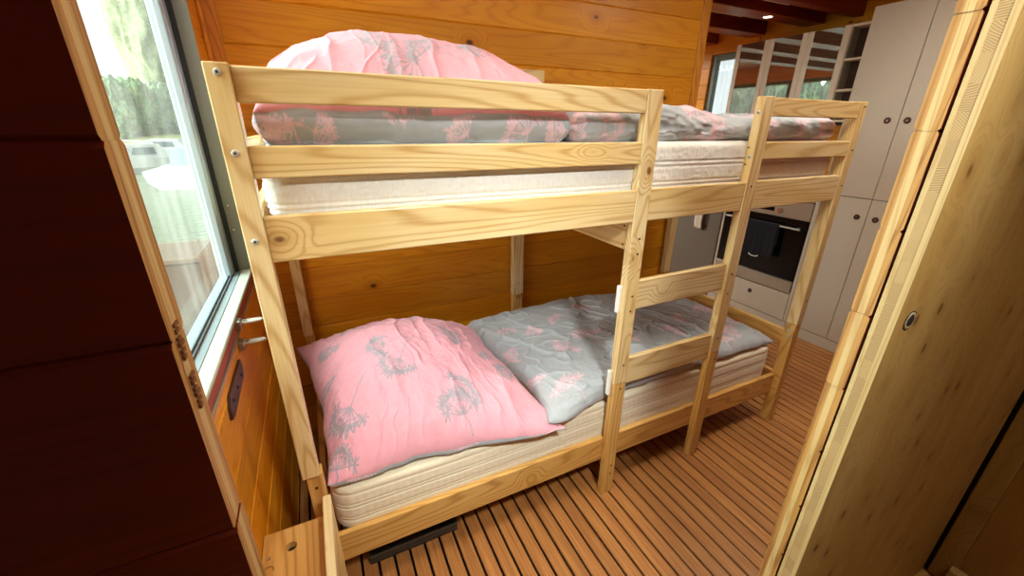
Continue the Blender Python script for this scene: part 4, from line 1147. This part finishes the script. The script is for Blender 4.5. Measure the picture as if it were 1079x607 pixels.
# ------------------------------------------------------------------ light
world = bpy.data.worlds.new('world'); S.world = world; world.use_nodes = True
nt = world.node_tree; nt.nodes.clear()
wo = nt.nodes.new('ShaderNodeOutputWorld'); bg = nt.nodes.new('ShaderNodeBackground')
tcw = nt.nodes.new('ShaderNodeTexCoord'); mp = nt.nodes.new('ShaderNodeMapping'); nw = nt.nodes.new('ShaderNodeTexNoise'); rw = nt.nodes.new('ShaderNodeValToRGB')
mp.inputs['Scale'].default_value = (1.5, 1.5, 4.0); nw.inputs['Scale'].default_value = 1.6; nw.inputs['Detail'].default_value = 4
nt.links.new(tcw.outputs['Generated'], mp.inputs[0]); nt.links.new(mp.outputs[0], nw.inputs[0]); nt.links.new(nw.outputs[0], rw.inputs[0])
rw.color_ramp.elements[0].position = .35; rw.color_ramp.elements[0].color = (.62, .64, .70, 1)
rw.color_ramp.elements[1].position = .7; rw.color_ramp.elements[1].color = (.82, .84, .88, 1)
nt.links.new(rw.outputs[0], bg.inputs[0]); bg.inputs[1].default_value = 1.15
nt.links.new(bg.outputs[0], wo.inputs[0])

def sun(name, d, strength, angle, color):
    l = bpy.data.lights.new(name, 'SUN'); l.energy = strength; l.angle = math.radians(angle); l.color = color
    o = bpy.data.objects.new(name, l); COL.objects.link(o)
    o.rotation_euler = Vector(d).to_track_quat('-Z', 'Y').to_euler(); o.location = (-3, 0, 4); return o
def area(name, loc, d, sx, sy, power, color):
    l = bpy.data.lights.new(name, 'AREA'); l.shape = 'RECTANGLE'; l.size = sx; l.size_y = sy; l.energy = power; l.color = color
    o = bpy.data.objects.new(name, l); COL.objects.link(o); o.location = loc
    o.rotation_euler = Vector(d).to_track_quat('-Z', 'Y').to_euler(); return o
sun('daylight', (.88, .20, -.42), 18.0, 100, (.90, .98, 1.0))
# ceiling lamps added to brighten the rooms (fixtures with glowing diffusers)
def fill_ceiling_lamp(x, y, sx, sy, power, label, color=(.97, 1, .94), z=None):
    z = CZ if z is None else z
    t = tag(empty('fill_ceiling_lamp', (x, y, z)), label, 'light')
    bm = BM(); box(bm, x - sx / 2 - .015, x + sx / 2 + .015, y - sy / 2 - .015, y + sy / 2 + .015, z - .035, z - .001, .003); mesh_obj('housing', bm, white_plastic, t)
    bm = BM(); box(bm, x - sx / 2, x + sx / 2, y - sy / 2, y + sy / 2, z - .039, z - .035); mesh_obj('diffuser', bm, lamp_glow, t)
    area('fill_light', (x, y, z - .045), (0, 0, -1), sx, sy, power, color)
fill_ceiling_lamp(1.0, -.35, 1.0, .30, 3.5, 'added flat rectangular fill lamp above the aisle beside the bunk')
fill_ceiling_lamp(2.15, -.28, .5, .3, 8, 'added small square fill lamp between bunk and tall cupboard')
fill_ceiling_lamp(2.6, 3.0, .6, .6, 30, 'added square fill lamp under the beams in the living area', z=2.08)
fill_ceiling_lamp(1.2, -1.5, .5, .3, 2.4, 'added small ceiling fill lamp in the near room', (1, .92, .70))
# ceiling spotlight added in the near room as fill, aimed through the doorway at the bunk
t = tag(empty('fill_spotlight', (.40, -1.25, CZ)), 'added ceiling fill spotlight in the near room aimed through the doorway', 'light')
bm = BM(); cyl(bm, (.40, -1.25, CZ - .10), (0, 0, 1), .012, .10, 12); mesh_obj('stem', bm, white_plastic, t)
bm = BM(); cyl(bm, (.40, -1.25, CZ - .12), Vector((.10, 1.35, -1.55)), .085, .05, 24, bev=.004); mesh_obj('head', bm, white_plastic, t)
dv = Vector((.10, 1.35, -1.55)).normalized()
bm = BM(); cyl(bm, Vector((.40, -1.25, CZ - .12)) + dv * .0505, dv, .075, .002, 24); mesh_obj('lens', bm, lamp_glow, t)
la = area('fill_light', Vector((.40, -1.25, CZ - .12)) + dv * .06, dv, .16, .16, 3.3, (.95, 1, .97)); la.data.shape = 'DISK'; la.data.spread = math.radians(58)
# linear wall lamp added above the bed window to back up its daylight
t = tag(empty('fill_wall_lamp', (WX, -.15, 2.08)), 'added linear fill lamp mounted above the bed window', 'light')
bm = BM(); box(bm, WX + .001, WX + .035, -.58, .30, 2.05, 2.12, .004); mesh_obj('housing', bm, white_plastic, t)
bm = BM(); box(bm, WX + .0355, WX + .039, -.57, .29, 2.055, 2.115); mesh_obj('diffuser', bm, lamp_glow, t)
area('fill_light', (WX + .045, -.14, 2.08), (.8, -.05, -.62), .86, .06, 2.2, (.93, 1, .97))

S.view_settings.view_transform = 'Standard'; S.view_settings.look = 'None'
S.view_settings.gamma = 1.0; S.view_settings.use_curve_mapping = False
S.view_settings.exposure = 0.3
